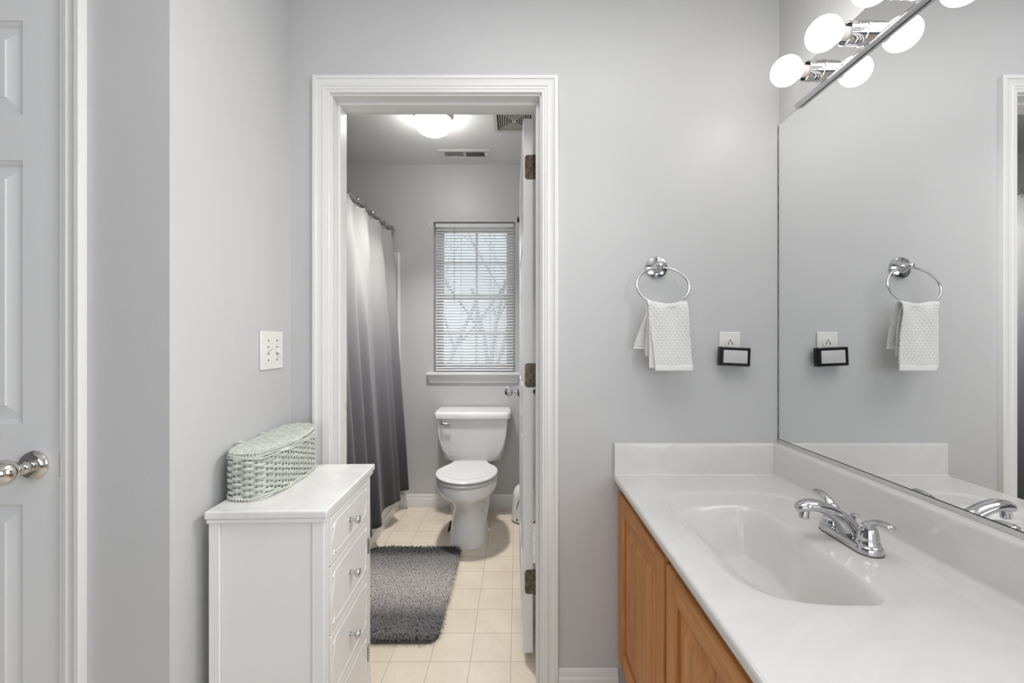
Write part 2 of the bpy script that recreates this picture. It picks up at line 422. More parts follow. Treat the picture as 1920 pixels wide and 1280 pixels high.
# closed door on the left (door_1): front face towards the camera
d1 = thing('door_1', None, None, (DX0, YL+.006, .012), kind='structure', local=True)
W1 = DX1-DX0; H1 = DZ-.012
zof = lambda y: 1.204-(y-636)*.9366/790-.012
pz = [(.24, zof(945)), (zof(795), zof(300)), (zof(215), zof(38))]
pxr = (W1-.099-.205, W1-.099); pxl = (.099, .304)
panel_door('slab', W1-.003, H1-.003, .035, [pxl, pxr], pz, d1, M_doorp)
kn = MB(); kx = -(970-59)*.93/790; kz = 1.204-(873-636)*.93/790
kn.lathe(knob_prof(), T(kx-DX0, 0, kz-.012) @ TO_MY, 40)
build('door_handle', kn, M_nickel, d1, origin=(0, 0, 0), smooth=30)
lt = MB(); lt.box(W1-.0165, W1-.003, -.0008, .028, kz-.012-.027, kz-.012+.027)
build('latch_plate', lt, M_bronze, d1, origin=(0, 0, 0), bevel=.0006)
# jamb of the closed door
jj = MB(); jj.box(DX0-.02, DX0, YL, YL+.12, 0, DZ); jj.box(DX1, DX1+.02, YL, YL+.12, 0, DZ); jj.box(DX0-.02, DX1+.02, YL, YL+.12, DZ, DZ+.02)
jj.box(DX0, DX1, YL+.045, YL+.12, 0, DZ)
struct('trim_5', jj, M_trim, smooth=0)

# open bathroom door (door_2): hinge edge at (x .022-.058, y 1.575), swung into the bathroom
ang = PI/2+math.radians(.9)
d2 = thing('door_2', None, None, (.0578, 1.575, .0335), kind='structure', rz=ang, local=True)
# local x runs away from the hinge (into the bathroom), local y=0 is the right-hand face, y=.0355 the left-hand face
panel_door('slab', .700, 1.995, .0355, [(.105, .315), (.385, .595)], [(.23, .80), (.98, 1.56), (1.66, 1.87)], d2, M_doorp)
for zc, mm in ((1.847, M_bronze), (1.070, M_bronze2), (.299, M_bronze2)):
    h = MB(); r = .012; pts = []
    zc -= .0335
    for (cx, cz, a0) in ((.0265, zc+.045-r, 0), (.0265, zc-.045+r, PI*1.5)):
        pass
    # leaf on the door edge (x = 0 plane), rounded corners on the far side
    prof = [(-.004, zc-.045)] + [(.030-r+r*math.sin(q), zc-.045+r-r*math.cos(q)) for q in np.linspace(0, PI/2, 7)] + [(.030-r+r*math.cos(q), zc+.045-r+r*math.sin(q)) for q in np.linspace(0, PI/2, 7)] + [(-.004, zc+.045)]
    h.prism(prof, 0, -.0022, .0)
    for k in range(5):
        h.tube([(-.003, -.006, zc-.045+k*.018+.0006), (-.003, -.006, zc-.045+(k+1)*.018-.0006)], .0055, 12)
    hi = build('hinge', h, mm, d2, origin=(0, 0, 0), smooth=30)
    sc = MB()
    for dz, yy in ((-.032, .019), (0, .011), (.032, .019)):
        sc.lathe([(.0034, 0), (.0034, .0009), (.0015, .0012)], T(-.0022, yy, zc+dz) @ TO_MX, 12)
    build('screw', sc, mm, hi, origin=(0, 0, 0))
for s in (1, -1):
    k = MB()
    Mk = T(.640, .0355 if s > 0 else 0, .93-.0335) @ (rotX(-PI/2) if s > 0 else rotX(PI/2))
    k.lathe(knob_prof(), Mk, 32); build('door_handle', k, M_chrome, d2, origin=(0, 0, 0), smooth=30)

# ---------------------------------------------------------------- bathroom window (window_1)
win = thing('window_1', None, None, (-.31, YB+.06, WZ0), kind='structure')
g = MB(); yw = YB+.075
# outer vinyl frame
for a in ((WX0, WX0+.03, WZ0, WZ1), (WX1-.03, WX1, WZ0, WZ1)): g.box(a[0], a[1], yw, yw+.045, a[2], a[3])
g.box(WX0+.03, WX1-.03, yw, yw+.045, WZ1-.03, WZ1); g.box(WX0+.03, WX1-.03, yw, yw+.045, WZ0, WZ0+.03)
build('window_frame', g, M_trim, win, bevel=.002)
zm = 1.505
def sash(name, y0, z0, z1, zmun):
    s = MB(); x0, x1 = WX0+.03, WX1-.03; f = .032
    s.box(x0, x0+f, y0, y0+.022, z0, z1); s.box(x1-f, x1, y0, y0+.022, z0, z1); s.box(x0+f, x1-f, y0, y0+.022, z0, z0+f); s.box(x0+f, x1-f, y0, y0+.022, z1-f, z1)
    xm = -.301
    s.box(xm-.009, xm+.009, y0+.004, y0+.016, z0+f, z1-f); s.box(x0+f, x1-f, y0+.0046, y0+.0154, zmun-.009, zmun+.009)
    o = build(name, s, M_trim, win, bevel=.0015)
    build('pane', MB().box(x0+f-.003, x1-f+.003, y0+.009, y0+.012, z0+f-.003, z1-f+.003), M_glass, o, smooth=0)
sash('upper_sash', yw+.020, zm-.015, WZ1-.03, 1.775)
sash('lower_sash', yw-.004, WZ0+.03, zm+.025, 1.255)
s_ = MB(); s_.box(-.650, .022, YB-.035, YB+.0, WZ0-.020, WZ0); s_.box(WX0+.0005, WX1-.0005, YB, yw, WZ0-.018, WZ0+.001)
build('window_stool', s_, M_trim, win, bevel=.005)
ap = MB()
for (z0, z1, d0, d1, e0, e1) in ((WZ0-.075, WZ0-.060, .010, .014, .0, .004), (WZ0-.060, WZ0-.038, .014, .018, .004, .010), (WZ0-.038, WZ0-.020, .018, .026, .010, .018)):
    xa, xb = -.628, .000
    ap.add([(xa-e0, YB, z0), (xb+e0, YB, z0), (xb+e0, YB-d0, z0), (xa-e0, YB-d0, z0), (xa-e1, YB, z1), (xb+e1, YB, z1), (xb+e1, YB-d1, z1), (xa-e1, YB-d1, z1)],
           [(0,1,2,3), (4,7,6,5), (0,4,5,1), (1,5,6,2), (2,6,7,3), (3,7,4,0)])
build('window_apron', ap, M_trim, win, smooth=0)

# blind
bl = thing('window_blind', 'white mini blind hanging in the bathroom window, slats half open', 'blind', (-.31, YB+.03, WZ0+.03))
bx0, bx1 = WX0+.010, WX1-.008; by = YB+.032
build('head_rail', MB().box(bx0, bx1, by-.014, by+.014, WZ1-.034, WZ1-.005), M_blind, bl, bevel=.002)
sl = MB(); pitch = .0212; z = WZ1-.050; n = 0
tl = math.radians(38)
while z > WZ0+.034 and n < 60:
    row = []
    for k in range(5):
        q = (k/4-.5)*.0250; c = .0018*(1-(2*k/4-1)**2)
        row.append((q*math.cos(tl)-c*math.sin(tl), q*math.sin(tl)+c*math.cos(tl)))
    top = [[(x, by+a, z+b) for a, b in row] for x in (bx0+.004, bx1-.004)]
    bot = [[(x, by+a, z+b-.0005) for a, b in row] for x in (bx0+.004, bx1-.004)]
    sl.grid(top); sl.grid(bot)
    z -= pitch; n += 1
build('slats', sl, M_blind, bl, recalc=False, smooth=60)
build('bottom_rail', MB().box(bx0+.004, bx1-.004, by-.012, by+.012, WZ0+.008, WZ0+.022), M_blind, bl, bevel=.003)
for xx in (-.603+.195, -.603+.405):
    c = MB()
    for dy in (-.012, .012): c.tube([(xx, by+dy, WZ0+.018), (xx, by+dy, WZ1-.03)], .0009, 5)
    build('ladder_cord', c, M_cord, bl)
pc = MB(); pc.tube([(-.165, by-.016, WZ1-.030), (-.163, by-.017, 1.75), (-.168, by-.017, 1.50), (-.165, by-.017, 1.42)], .0010, 5)
pc.lathe([(.001, 0), (.004, -.004), (.005, -.022), (.002, -.026)], T(-.165, by-.017, 1.42), 10)
build('pull_cord', pc, M_cord, bl)
wd = MB(); wd.tube([(-.4575, by-.018, WZ1-.036), (-.4575, by-.019, 1.475)], .0035, 6)
build('tilt_wand', wd, M_clear, bl)

# curtain brackets beside the window
b = thing('wall_hook', 'tiny pale hook on the wall left of the window blind', 'hook', (-.630, YB, 2.04))
build('hook_plate', MB().box(-.6365, -.6235, YB-.003, YB, 2.020, 2.048), M_plate, b, bevel=.003)
hk = MB(); hk.tube([(-.630, YB-.003, 2.040), (-.630, YB-.014, 2.040), (-.630, YB-.018, 2.048), (-.630, YB-.018, 2.055)], .0022, 8)
build('hook_arm', hk, M_plate, b)
hk = MB(); hk.lathe([(.0022, 0), (.0022, .002)], T(-.630, YB-.003, 2.058) @ TO_MY, 10); build('nail', hk, M_dark, b)
b = thing('curtain_bracket', 'small dark metal bracket on wall between window and open door', 'bracket', (.008, YB, 2.06))
build('mounting_plate', MB().box(.000, .018, YB-.004, YB, 2.045, 2.085), M_dark, b, bevel=.002)
hk = MB(); hk.tube([(.009, YB-.004, 2.066), (.009, YB-.03, 2.066), (.009, YB-.036, 2.074), (.009, YB-.036, 2.082)], .004, 8)
build('bracket_arm', hk, M_rod, b)

# ---------------------------------------------------------------- bathroom ceiling fittings
dl = thing('ceiling_light', 'lit white glass globe light on the bathroom ceiling', 'ceiling light', (-.472, 2.36, ZC))
build('fixture_base', MB().lathe([(.1035, 0), (.1045, -.026), (.103, -.031), (.090, -.031), (.088, -.02)], T(-.472, 2.36, ZC), 40), M_trim, dl)
build('glass_globe', MB().lathe([(.088, -.026), (.095, -.030), (.0995, -.040), (.1005, -.052), (.096, -.070), (.083, -.088), (.060, -.102), (.032, -.110), (.001, -.112)], T(-.472, 2.36, ZC), 48), M_dome, dl, smooth=80)

gl_ = area('globe_down_fill', (-.472, 2.36, ZC-.118), (0, 0, 0), .15, .15, 8.0, (1.0, .975, .94)); gl_.data.shape = 'DISK'; gl_.data.spread = math.radians(95)  # added downward fill under the globe, lifts the floor and low walls
vt = thing('ceiling_register', 'white metal two-bank air register in the bathroom ceiling', 'vent', (-.356, 2.855, ZC))
v = MB(); x0, x1, y0, y1 = -.527, -.184, 2.79, 2.92; zc = ZC
f = .028
for a in ((x0, x1, y0, y0+f), (x0, x1, y1-f, y1), (x0, x0+f+.008, y0+f, y1-f), (x1-f-.008, x1, y0+f, y1-f), (-.363, -.349, y0+f, y1-f)):
    v.box(a[0], a[1], a[2], a[3], zc-.007, zc-.0005)
build('frame', v, M_trim, vt, bevel=.002)
build('duct', MB().box(x0+f, x1-f, y0+f, y1-f, zc-.0015, zc-.0002), M_slot, vt, smooth=0)
for bi, (a, b_) in enumerate(((x0+f+.008, -.363), (-.349, x1-f-.008))):
    l = MB(); n = 12
    for k in range(n):
        xx = a+(k+.5)*(b_-a)/n; t2 = .35 if bi == 0 else .05
        l.add([(xx-.004*t2-.0006, y0+f, zc-.008), (xx-.004*t2-.0006, y1-f, zc-.008), (xx+.004*t2-.0006, y1-f, zc-.0016), (xx+.004*t2-.0006, y0+f, zc-.0016),
               (xx-.004*t2+.0006, y0+f, zc-.008), (xx-.004*t2+.0006, y1-f, zc-.008), (xx+.004*t2+.0006, y1-f, zc-.0016), (xx+.004*t2+.0006, y0+f, zc-.0016)],
              [(0,1,2,3), (4,7,6,5), (0,4,5,1), (1,5,6,2), (2,6,7,3), (3,7,4,0)])
    build('louver_bank', l, M_trim, vt, smooth=0)
build('damper_lever', MB().box(x1-f-.004, x1-f+.006, 2.84, 2.852, zc-.016, zc-.006), M_trim, vt, bevel=.001)

fg = thing('exhaust_fan', 'beige exhaust fan grille of concentric squares on bathroom ceiling', 'exhaust fan', (-.019, 2.424, ZC))
build('housing', MB().box(-.135, .097, 2.308, 2.540, ZC-.003, ZC-.0005), M_slot, fg, smooth=0)
q = MB(); r_ = .117; first = True
while r_ > .020:
    t_ = .020 if first else .0050
    for a in ((-r_, r_, -r_, -r_+t_), (-r_, r_, r_-t_, r_), (-r_, -r_+t_, -r_+t_, r_-t_), (r_-t_, r_, -r_+t_, r_-t_)):
        q.box(-.019+a[0], -.019+a[1], 2.424+a[2], 2.424+a[3], ZC-(.010 if first else .0052), ZC-.0031)
    r_ -= (.0290 if first else .0125); first = False
q.box(-.019-.013, -.019+.013, 2.424-.013, 2.424+.013, ZC-.006, ZC-.003)
build('grille', q, M_grille, fg, smooth=0)

# ---------------------------------------------------------------- tub, surround, rod, rings, curtain
TX = -.842
tb = thing('bathtub', 'white bathtub behind the grey ombre shower curtain', 'bathtub', (-1.2, 2.29, 0))
t = MB()
Y0, Y1 = YF2+.004, YB-.004; zr = .40
def rr(x0, x1, y0, y1, r, z, n=8):
    pts = []
    for cx, cy, a0 in ((x1-r, y1-r, 0), (x0+r, y1-r, PI/2), (x0+r, y0+r, PI), (x1-r, y0+r, 1.5*PI)):
        for k in range(n+1):
            a = a0+PI/2*k/n; pts.append((cx+r*math.cos(a), cy+r*math.sin(a), z))
    return pts
xa, xb = BXL+.004, TX
t.loft([rr(xa, xb, Y0, Y1, .004, 0), rr(xa, xb, Y0, Y1, .004, .07), rr(xa, xb-.004, Y0, Y1, .006, .075), rr(xa, xb-.004, Y0, Y1, .008, zr-.02), rr(xa+.004, xb-.010, Y0+.004, Y1-.004, .01, zr),
        rr(xa+.07, xb-.075, Y0+.08, Y1-.08, .10, zr), rr(xa+.085, xb-.09, Y0+.095, Y1-.095, .11, zr-.02), rr(xa+.13, xb-.13, Y0+.17, Y1-.15, .12, .10), rr(xa+.18, xb-.18, Y0+.24, Y1-.22, .10, .07)], True, True)
build('basin', t, M_acryl, tb, smooth=35)
su = thing('tub_surround', 'white tub surround panel edge beside the shower curtain', 'tub surround', (-1.2, YB-.02, zr))
p = MB(); zs = 1.825
p.box(xa, -.838, YB-.022, YB-.001, zr+.002, zs); p.box(xa, xa+.022, Y0+.02, YB-.022, zr+.002, zs); p.box(xa, -.838, YF2+.001, YF2+.022, zr+.002, zs)
p.box(-.858, -.846, YB-.030, YB-.022, zr+.002, zs)
build('panel', p, M_acryl, su, bevel=.006, seg=3)
RXX, RZ = -.900, 1.985
rd = thing('shower_rod', 'steel shower curtain rod running across the tub near the ceiling', 'curtain rod', (RXX, 2.3, RZ))
build('rod', MB().tube([(RXX, YF2+.012, RZ), (RXX, YB-.024, RZ)], .0125, 16), M_rod, rd)
for y_, s in ((YF2, 1), (YB-.022, -1)):
    build('end_flange', MB().lathe([(.028, 0), (.028, .006), (.018, .012), (.0128, .02)], T(RXX, y_, RZ) @ rotX(-PI/2*s), 24), M_rod, rd)
cw_y0, cw_y1 = 1.60, 2.965
ringY = [cw_y1-.012-k*.1215 for k in range(12)]
def make_ring():
    o = thing('curtain_ring', 'steel roller ring holding the white top of the shower curtain', 'curtain ring', (RXX, 0, RZ), 'shower curtain rings on the rod', local=True)
    m = MB(); pts = []
    for k in range(24):
        a = 2*PI*k/24; pts.append((.0165*math.cos(a), .002*math.sin(a*2), -.012+.029*math.sin(a)))
    m.tube(pts, .0016, 6, closed=True); build('hoop', m, M_chrome, o, origin=(0, 0, 0))
    m = MB()
    for k in range(5):
        a = PI*(.18+.64*k/4); m.lathe([(.0004, -.003), (.003, -.0015), (.0034, 0), (.003, .0015), (.0004, .003)], T(.0165*math.cos(a), 0, -.012+.029*math.sin(a)), 8)
    build('rollers', m, M_rod, o, origin=(0, 0, 0)); return o
r0 = make_ring()
for i, y_ in enumerate(ringY):
    o = r0 if i == 0 else copy_tree(r0)
    o.location = (RXX, y_, RZ); o.rotation_euler = (0, 0, random.uniform(-.5, .5))

cur_m, tcn, bs = ramp_axis_mat('ombre_waffle_cloth', 2, [(.15, (0.034, 0.033, 0.036)), (.45, (0.064, 0.062, 0.068)), (.75, (0.118, 0.115, 0.126)), (1.0, (0.181, 0.177, 0.192)), (1.20, (0.260, 0.257, 0.270)), (1.38, (0.353, 0.349, 0.357)), (1.55, (0.428, 0.425, 0.424)), (1.95, (0.479, 0.475, 0.470))], .75, sheen=.15)
def add_waffle(m, t, b, px, pz, strength, dist, ax='YZ'):
    nt = m.node_tree; L = nt.links; sp = nt.nodes.new('ShaderNodeSeparateXYZ'); L.new(t.outputs['Object'], sp.inputs[0])
    outs = []
    for a, p in zip(ax, (px, pz)):
        mu = nt.nodes.new('ShaderNodeMath'); mu.operation = 'MULTIPLY'; mu.inputs[1].default_value = 2*PI/p; L.new(sp.outputs[a], mu.inputs[0])
        si = nt.nodes.new('ShaderNodeMath'); si.operation = 'SINE'; L.new(mu.outputs[0], si.inputs[0]); outs.append(si)
    pr = nt.nodes.new('ShaderNodeMath'); pr.operation = 'MAXIMUM'; L.new(outs[0].outputs[0], pr.inputs[0]); L.new(outs[1].outputs[0], pr.inputs[1])
    bp = nt.nodes.new('ShaderNodeBump'); bp.inputs['Strength'].default_value = strength; bp.inputs['Distance'].default_value = dist
    L.new(pr.outputs[0], bp.inputs['Height']); L.new(bp.outputs[0], b.inputs['Normal'])
add_waffle(cur_m, tcn, bs, .0085, .0085, .24, .0010)
# fold line at the hem: (y, state) peaks (1, towards the room) and valleys (0)
FK = [(1.58, 0), (1.68, 1), (1.78, 0), (1.88, 1), (1.97, 0), (2.06, 1), (2.15, .05), (2.24, .9), (2.30, .1), (2.375, 1), (2.52, .15), (2.60, 0), (2.70, .75), (2.762, 1), (2.83, .05), (2.90, .25), (2.95, 1), (2.975, .8)]
def fold(y):
    for (a, fa), (b_, fb) in zip(FK, FK[1:]):
        if a <= y <= b_: return fa+(fb-fa)*(.5-.5*math.cos(PI*(y-a)/(b_-a)))
    return FK[-1][1] if y > FK[-1][0] else FK[0][1]
P = []; nu, nv = 300, 90
for i in range(nu+1):
    y = lerp(cw_y0, cw_y1, i/nu); col = []
    for k in range(nv+1):
        h = k/nv                                   # 0 top .. 1 hem
        zt = 1.973-.017*abs(math.sin(PI*(y-ringY[-1])/.1215))
        z = lerp(zt, .150+.004*math.sin(y*31), h)
        ft = .5+.5*math.cos(2*PI*(y-ringY[0])/.243)  # shallow pleats at the rings
        s = sstep(.03, .40, h)
        f_ = lerp(ft, fold(y+.012*math.sin(h*5)), s)
        amp = lerp(.016, .052, sstep(0, .16, h))+.008*h; base = lerp(RXX-.010, -.831, h**1.25)-.012*(1-h)*sstep(0, .16, h)
        yy = y+lerp(.010, .004, h)*math.sin(2*PI*(y-ringY[0])/.243)*(1-h)
        if y > cw_y1-.05: base = lerp(base, base+.008, (y-(cw_y1-.05))/.05)
        col.append((base+amp*f_, yy, z))
    P.append(col)
cu = MB(); cu.grid(P)
o = build('shower_curtain', cu, cur_m, None, smooth=180, recalc=False)
tag(o, 'white to charcoal ombre waffle shower curtain hanging outside the bathtub', 'shower curtain')
sd = o.modifiers.new('thick', 'SOLIDIFY'); sd.thickness = .0012

# ---------------------------------------------------------------- toilet
TCX = -.300
to = thing('toilet', 'white two-piece toilet with closed lid below the bathroom window', 'toilet', (TCX, 2.65, 0))
def egg(yf, yb, hw, z, n=48, p=2.0, back=None, yc=None):
    """egg outline: rounded front at yf, back at yb (superellipse exponent back)"""
    pts = []; yc = yc if yc is not None else yf+(yb-yf)*.52
    for k in range(n):
        a = 2*PI*k/n; c, s = math.cos(a), math.sin(a)
        if s < 0: pp = p; ly = yc-yf
        else: pp = back or p; ly = yb-yc
        x = hw*math.copysign(abs(c)**(2/pp), c); y = yc+ly*math.copysign(abs(s)**(2/pp), s)
        pts.append((TCX+x, y, z))
    return pts
bw = MB()
secs = [(2.418, 2.86, .117, 0, 3.2), (2.420, 2.86, .116, .012, 3.2), (2.430, 2.85, .109, .05, 3.0), (2.448, 2.84, .100, .12, 2.8), (2.458, 2.83, .093, .18, 2.6), (2.455, 2.82, .094, .205, 2.5),
        (2.430, 2.82, .104, .230, 2.3), (2.390, 2.82, .122, .258, 2.15), (2.350, 2.81, .142, .283, 2.08), (2.322, 2.80, .160, .300, 2.05), (2.318, 2.80, .1655, .304, 2.05), (2.306, 2.79, .174, .325, 2.05), (2.299, 2.78, .180, .350, 2.05), (2.300, 2.78, .181, .368, 2.05), (2.306, 2.775, .178, .380, 2.05), (2.330, 2.75, .150, .382, 2.05)]
bw.loft([egg(a, b_, h, z, p=p_, back=3.0) for a, b_, h, z, p_ in secs])
build('bowl', bw, M_por, to, smooth=60)
# rear deck and trapway
dk = MB()
dk.loft([[(TCX+sx*w_, y, z) for sx, y in ((-1, 2.70), (1, 2.70), (1, 2.97), (-1, 2.97))] for w_, z in ((.085, .22), (.105, .30), (.115, .345), (.115, .384))])
build('rear_deck', dk, M_por, to, bevel=.02, seg=4)
tw = MB()
for sx in (-1, 1):
    tw.tube([(TCX+sx*.070, 2.56, .06), (TCX+sx*.078, 2.63, .10), (TCX+sx*.088, 2.70, .16), (TCX+sx*.085, 2.77, .19), (TCX+sx*.075, 2.82, .14), (TCX+sx*.07, 2.85, .02)], [.026, .032, .036, .036, .034, .032], 14)
build('trapway', tw, M_por, to, smooth=70)
for sx in (-1, 1):
    build('bolt_cap', MB().lathe([(.013, 0), (.013, .008), (.009, .015), (.001, .018)], T(TCX+sx*.122, 2.66, 0), 16), M_por, to)
se = MB(); se.loft([egg(2.297, 2.74, .178, .386, p=2.05, back=3), egg(2.294, 2.742, .181, .391, p=2.05, back=3), egg(2.294, 2.742, .181, .399, p=2.05, back=3), egg(2.300, 2.738, .177, .403, p=2.05, back=3)])
build('seat', se, M_seat, to, smooth=40)
def lidring(yf, hw, z, hb, yb=2.712, n=48):
    pts = []; yc = 2.505
    for k in range(n):
        a = PI+PI*k/(n-1); pts.append((TCX+hw*math.cos(a), yc+(yc-yf)*math.sin(a), z))
    for k in range(1, 13):
        t_ = k/13; pts.append((TCX+lerp(hw, hb, sstep(0, 1, t_)), lerp(yc, yb, t_), z))
    pts.append((TCX+hb, yb, z)); pts.append((TCX-hb, yb, z))
    for k in range(12, 0, -1):
        t_ = k/13; pts.append((TCX-lerp(hw, hb, sstep(0, 1, t_)), lerp(yc, yb, t_), z))
    return pts
ld = MB(); ld.loft([lidring(2.302, .178, .4065, .106), lidring(2.296, .183, .410, .108), lidring(2.296, .183, .418, .108), lidring(2.302, .178, .423, .107), lidring(2.335, .148, .4245, .090, 2.70), lidring(2.338, .146, .4235, .088, 2.698), lidring(2.36, .12, .424, .07, 2.68)])
build('lid', ld, M_seat, to, smooth=40)
for sx in (-1, 1):
    hg = MB(); hg.tube([(TCX+sx*.065-.022, 2.722, .408), (TCX+sx*.065+.022, 2.722, .408)], .013, 14)
    build('lid_hinge', hg, M_seat, to)
tk = MB(); rings = []
for z, wf, wb, yf in ((.372, .105, .165, 2.86), (.392, .132, .185, 2.812), (.41, .150, .192, 2.803), (.44, .178, .203, 2.800), (.475, .202, .213, 2.798), (.52, .217, .222, 2.796), (.56, .226, .228, 2.795), (.62, .231, .234, 2.794), (.685, .233, .236, 2.793)):
    yb = 3.005; ch = .045
    rings.append([(TCX-wf, yf, z), (TCX-wf*.5, yf-.006, z), (TCX, yf-.009, z), (TCX+wf*.5, yf-.006, z), (TCX+wf, yf, z), (TCX+wb, yf+ch, z), (TCX+wb, yb, z), (TCX-wb, yb, z), (TCX-wb, yf+ch, z)])
tk.loft(rings); build('tank', tk, M_por, to, bevel=.006, seg=3, smooth=35)
tl_ = MB(); rings = []
for z, s in ((.674, .002), (.678, -.003), (.708, -.004), (.716, .0), (.7225, .006)):
    wf, wb, yf, yb = .236-s, .252-s, 2.782+s, 3.012-s*.3
    rings.append([(TCX-wf, yf, z), (TCX-wf*.5, yf-.008, z), (TCX, yf-.011, z), (TCX+wf*.5, yf-.008, z), (TCX+wf, yf, z), (TCX+wb, yf+.034, z), (TCX+wb, yb, z), (TCX-wb, yb, z), (TCX-wb, yf+.034, z)])
tl_.loft(rings); build('tank_lid', tl_, M_por, to, bevel=.004, seg=3, smooth=35)
fh = MB(); hx, hy, hz = TCX-.203, 2.793, .652
fh.lathe([(.012, 0), (.012, .006), (.009, .010), (.007, .022)], T(hx, hy, hz) @ TO_MY, 18)
fh.loft([[(hx+a, hy-.020-d, hz+b_+s*w_-.20*a) for s, d in ((-1, 0), (1, 0), (1, .005), (-1, .005))] for a, b_, w_ in ((-.008, 0, .006), (.02, -.002, .008), (.05, -.004, .012), (.058, -.004, .012))])
build('flush_handle', fh, M_chrome, to, bevel=.0015)
sb = thing('supply_pipe', 'small dark chrome pipe collar on the floor by the toilet pedestal', 'pipe', (-.418, 2.66, 0))
build('collar', MB().lathe([(.020, 0), (.022, .003), (.013, .028), (.008, .055), (.0065, .058)], T(-.418, 2.66, 0), 20), M_dark, sb)

# waste bin
bi = thing('waste_bin', 'white domed waste bin on the floor behind the open bathroom door', 'bin', (.045, 2.815, 0))
bc = (.045, 2.815)
build('body', MB().lathe([(.078, .004), (.083, .008), (.084, .02), (.0805, .10), (.076, .15)], T(*bc, 0), 48), M_bin, bi, smooth=50)
build('base_ring', MB().lathe([(.078, 0), (.0825, .001), (.0825, .006), (.078, .007)], T(*bc, 0), 48), M_dark, bi)
build('lid', MB().lathe([(.0762, .1505), (.0755, .165), (.071, .190), (.060, .215), (.042, .232), (.020, .240), (.001, .242)], T(*bc, 0), 48), M_bin, bi, smooth=60)
h = MB(); pts = []
for k in range(14):
    t_ = k/13; z = lerp(.088, .165, t_); r = lerp(.0812, .0765, t_); a = math.radians(lerp(233, 246, t_**1.6)); pts.append((bc[0]+r*math.cos(a), bc[1]+r*math.sin(a), z))
h.tube(pts, [.0006+.0022*math.sin(PI*(k+.5)/14) for k in range(14)], 6); build('seam', h, M_slot, bi)
h = MB()
for k, (da, dz) in enumerate(((0, .010), (2.4, .014), (4.4, .010), (6.4, .011), (8.6, .010))):
    a = math.radians(231+da); h.tube([(bc[0]+.0838*math.cos(a), bc[1]+.0838*math.sin(a), .022), (bc[0]+.0838*math.cos(a+.02), bc[1]+.0838*math.sin(a+.02), .022+dz)], .0014, 5)
build('printed_mark', h, M_slot, bi)

# ---------------------------------------------------------------- shag rug
rug_m, _, _ = ramp_axis_mat('ombre_shag_pile', 1, [(1.62, (0.170, 0.166, 0.170)), (1.70, (0.221, 0.212, 0.217)), (1.79, (0.212, 0.204, 0.208)), (1.87, (0.468, 0.442, 0.438)), (1.97, (0.637, 0.595, 0.578)), (2.10, (0.595, 0.557, 0.544)), (2.19, (0.425, 0.408, 0.399)), (2.28, (0.281, 0.272, 0.272)), (2.33, (0.102, 0.099, 0.102)), (2.42, (0.076, 0.075, 0.078))], .9, noise=.05, nscale=90)
N = 60000; rx0, rx1, ry0, ry1 = -.815, -.322, 1.668, 2.392
bx = rng.uniform(rx0, rx1, N); by_ = rng.uniform(ry0, ry1, N)
# rounded corners
cr = .045
def keep(x, y):
    dx = np.maximum(np.maximum(rx0+cr-x, x-(rx1-cr)), 0); dy = np.maximum(np.maximum(ry0+cr-y, y-(ry1-cr)), 0)
    return dx*dx+dy*dy < cr*cr
kk = keep(bx, by_); bx, by_ = bx[kk], by_[kk]; N = len(bx)
# tufts: neighbouring fibres lean together
ta = 3.4*np.sin(bx*171+by_*87+1.3*np.sin(by_*40))+2.9*np.sin(by_*213-bx*121)+rng.normal(0, .55, N)
ln = rng.uniform(.010, .028, N); ht = rng.uniform(.016, .031, N); wd_ = .0015
ang_ = rng.uniform(0, PI, N)
ux, uy = np.cos(ang_)*wd_, np.sin(ang_)*wd_
lev = []
for f_, g_, w_ in ((0, 0, 1), (.25, .55, 1.05), (.62, .92, .95), (1, 1.0, .35)):
    cx_ = bx+np.cos(ta)*ln*f_; cy_ = by_+np.sin(ta)*ln*f_; cz_ = .006+ht*g_-.006*(f_**3)
    lev.append(np.stack([cx_-ux*w_, cy_-uy*w_, cz_], 1)); lev.append(np.stack([cx_+ux*w_, cy_+uy*w_, cz_], 1))
V = np.stack(lev, 1).reshape(-1, 3)
idx = np.arange(N)[:, None]*8
F = np.concatenate([np.stack([idx[:, 0]+2*k, idx[:, 0]+2*k+1, idx[:, 0]+2*k+3, idx[:, 0]+2*k+2], 1) for k in range(3)], 0)
me = bpy.data.meshes.new('pile')
me.vertices.add(len(V)); me.vertices.foreach_set('co', V.astype(np.float32).ravel())
me.loops.add(F.size); me.loops.foreach_set('vertex_index', F.astype(np.int32).ravel())
me.polygons.add(len(F)); me.polygons.foreach_set('loop_start', np.arange(0, F.size, 4, dtype=np.int32))
me.polygons.foreach_set('use_smooth', np.ones(len(F), dtype=bool)); me.update(calc_edges=True); me.validate(); me.materials.append(rug_m)
rg = thing('bath_rug', 'grey striped shag bath rug lying on the bathroom tiles before the toilet', 'rug', (0, 0, 0), local=True)
po = bpy.data.objects.new('pile', me); link(po, rg)
bk = MB(); bk.loft([rr(rx0-.004, rx1+.004, ry0-.004, ry1+.004, .045, z_) for z_ in (.001, .008)])
build('backing', bk, mat('rug_backing', (.10, .10, .105), .9, var=(60, .1)), rg, origin=(0, 0, 0))

# ---------------------------------------------------------------- storage cabinet (local frame: origin at front-right bottom corner of the body)
CW, CDp, CH = .272, .350, .770      # width (x, to the left), depth (y, away), body height
sc_ = thing('storage_cabinet', 'white narrow drawer cabinet with marble top beside the bathroom doorway', 'cabinet', (-.4637, 1.012, 0), rz=math.radians(1.9), local=True)
def L(name, mb, m, parent=sc_, **k): return build(name, mb, m, parent, origin=(0, 0, 0), **k)
c = MB()
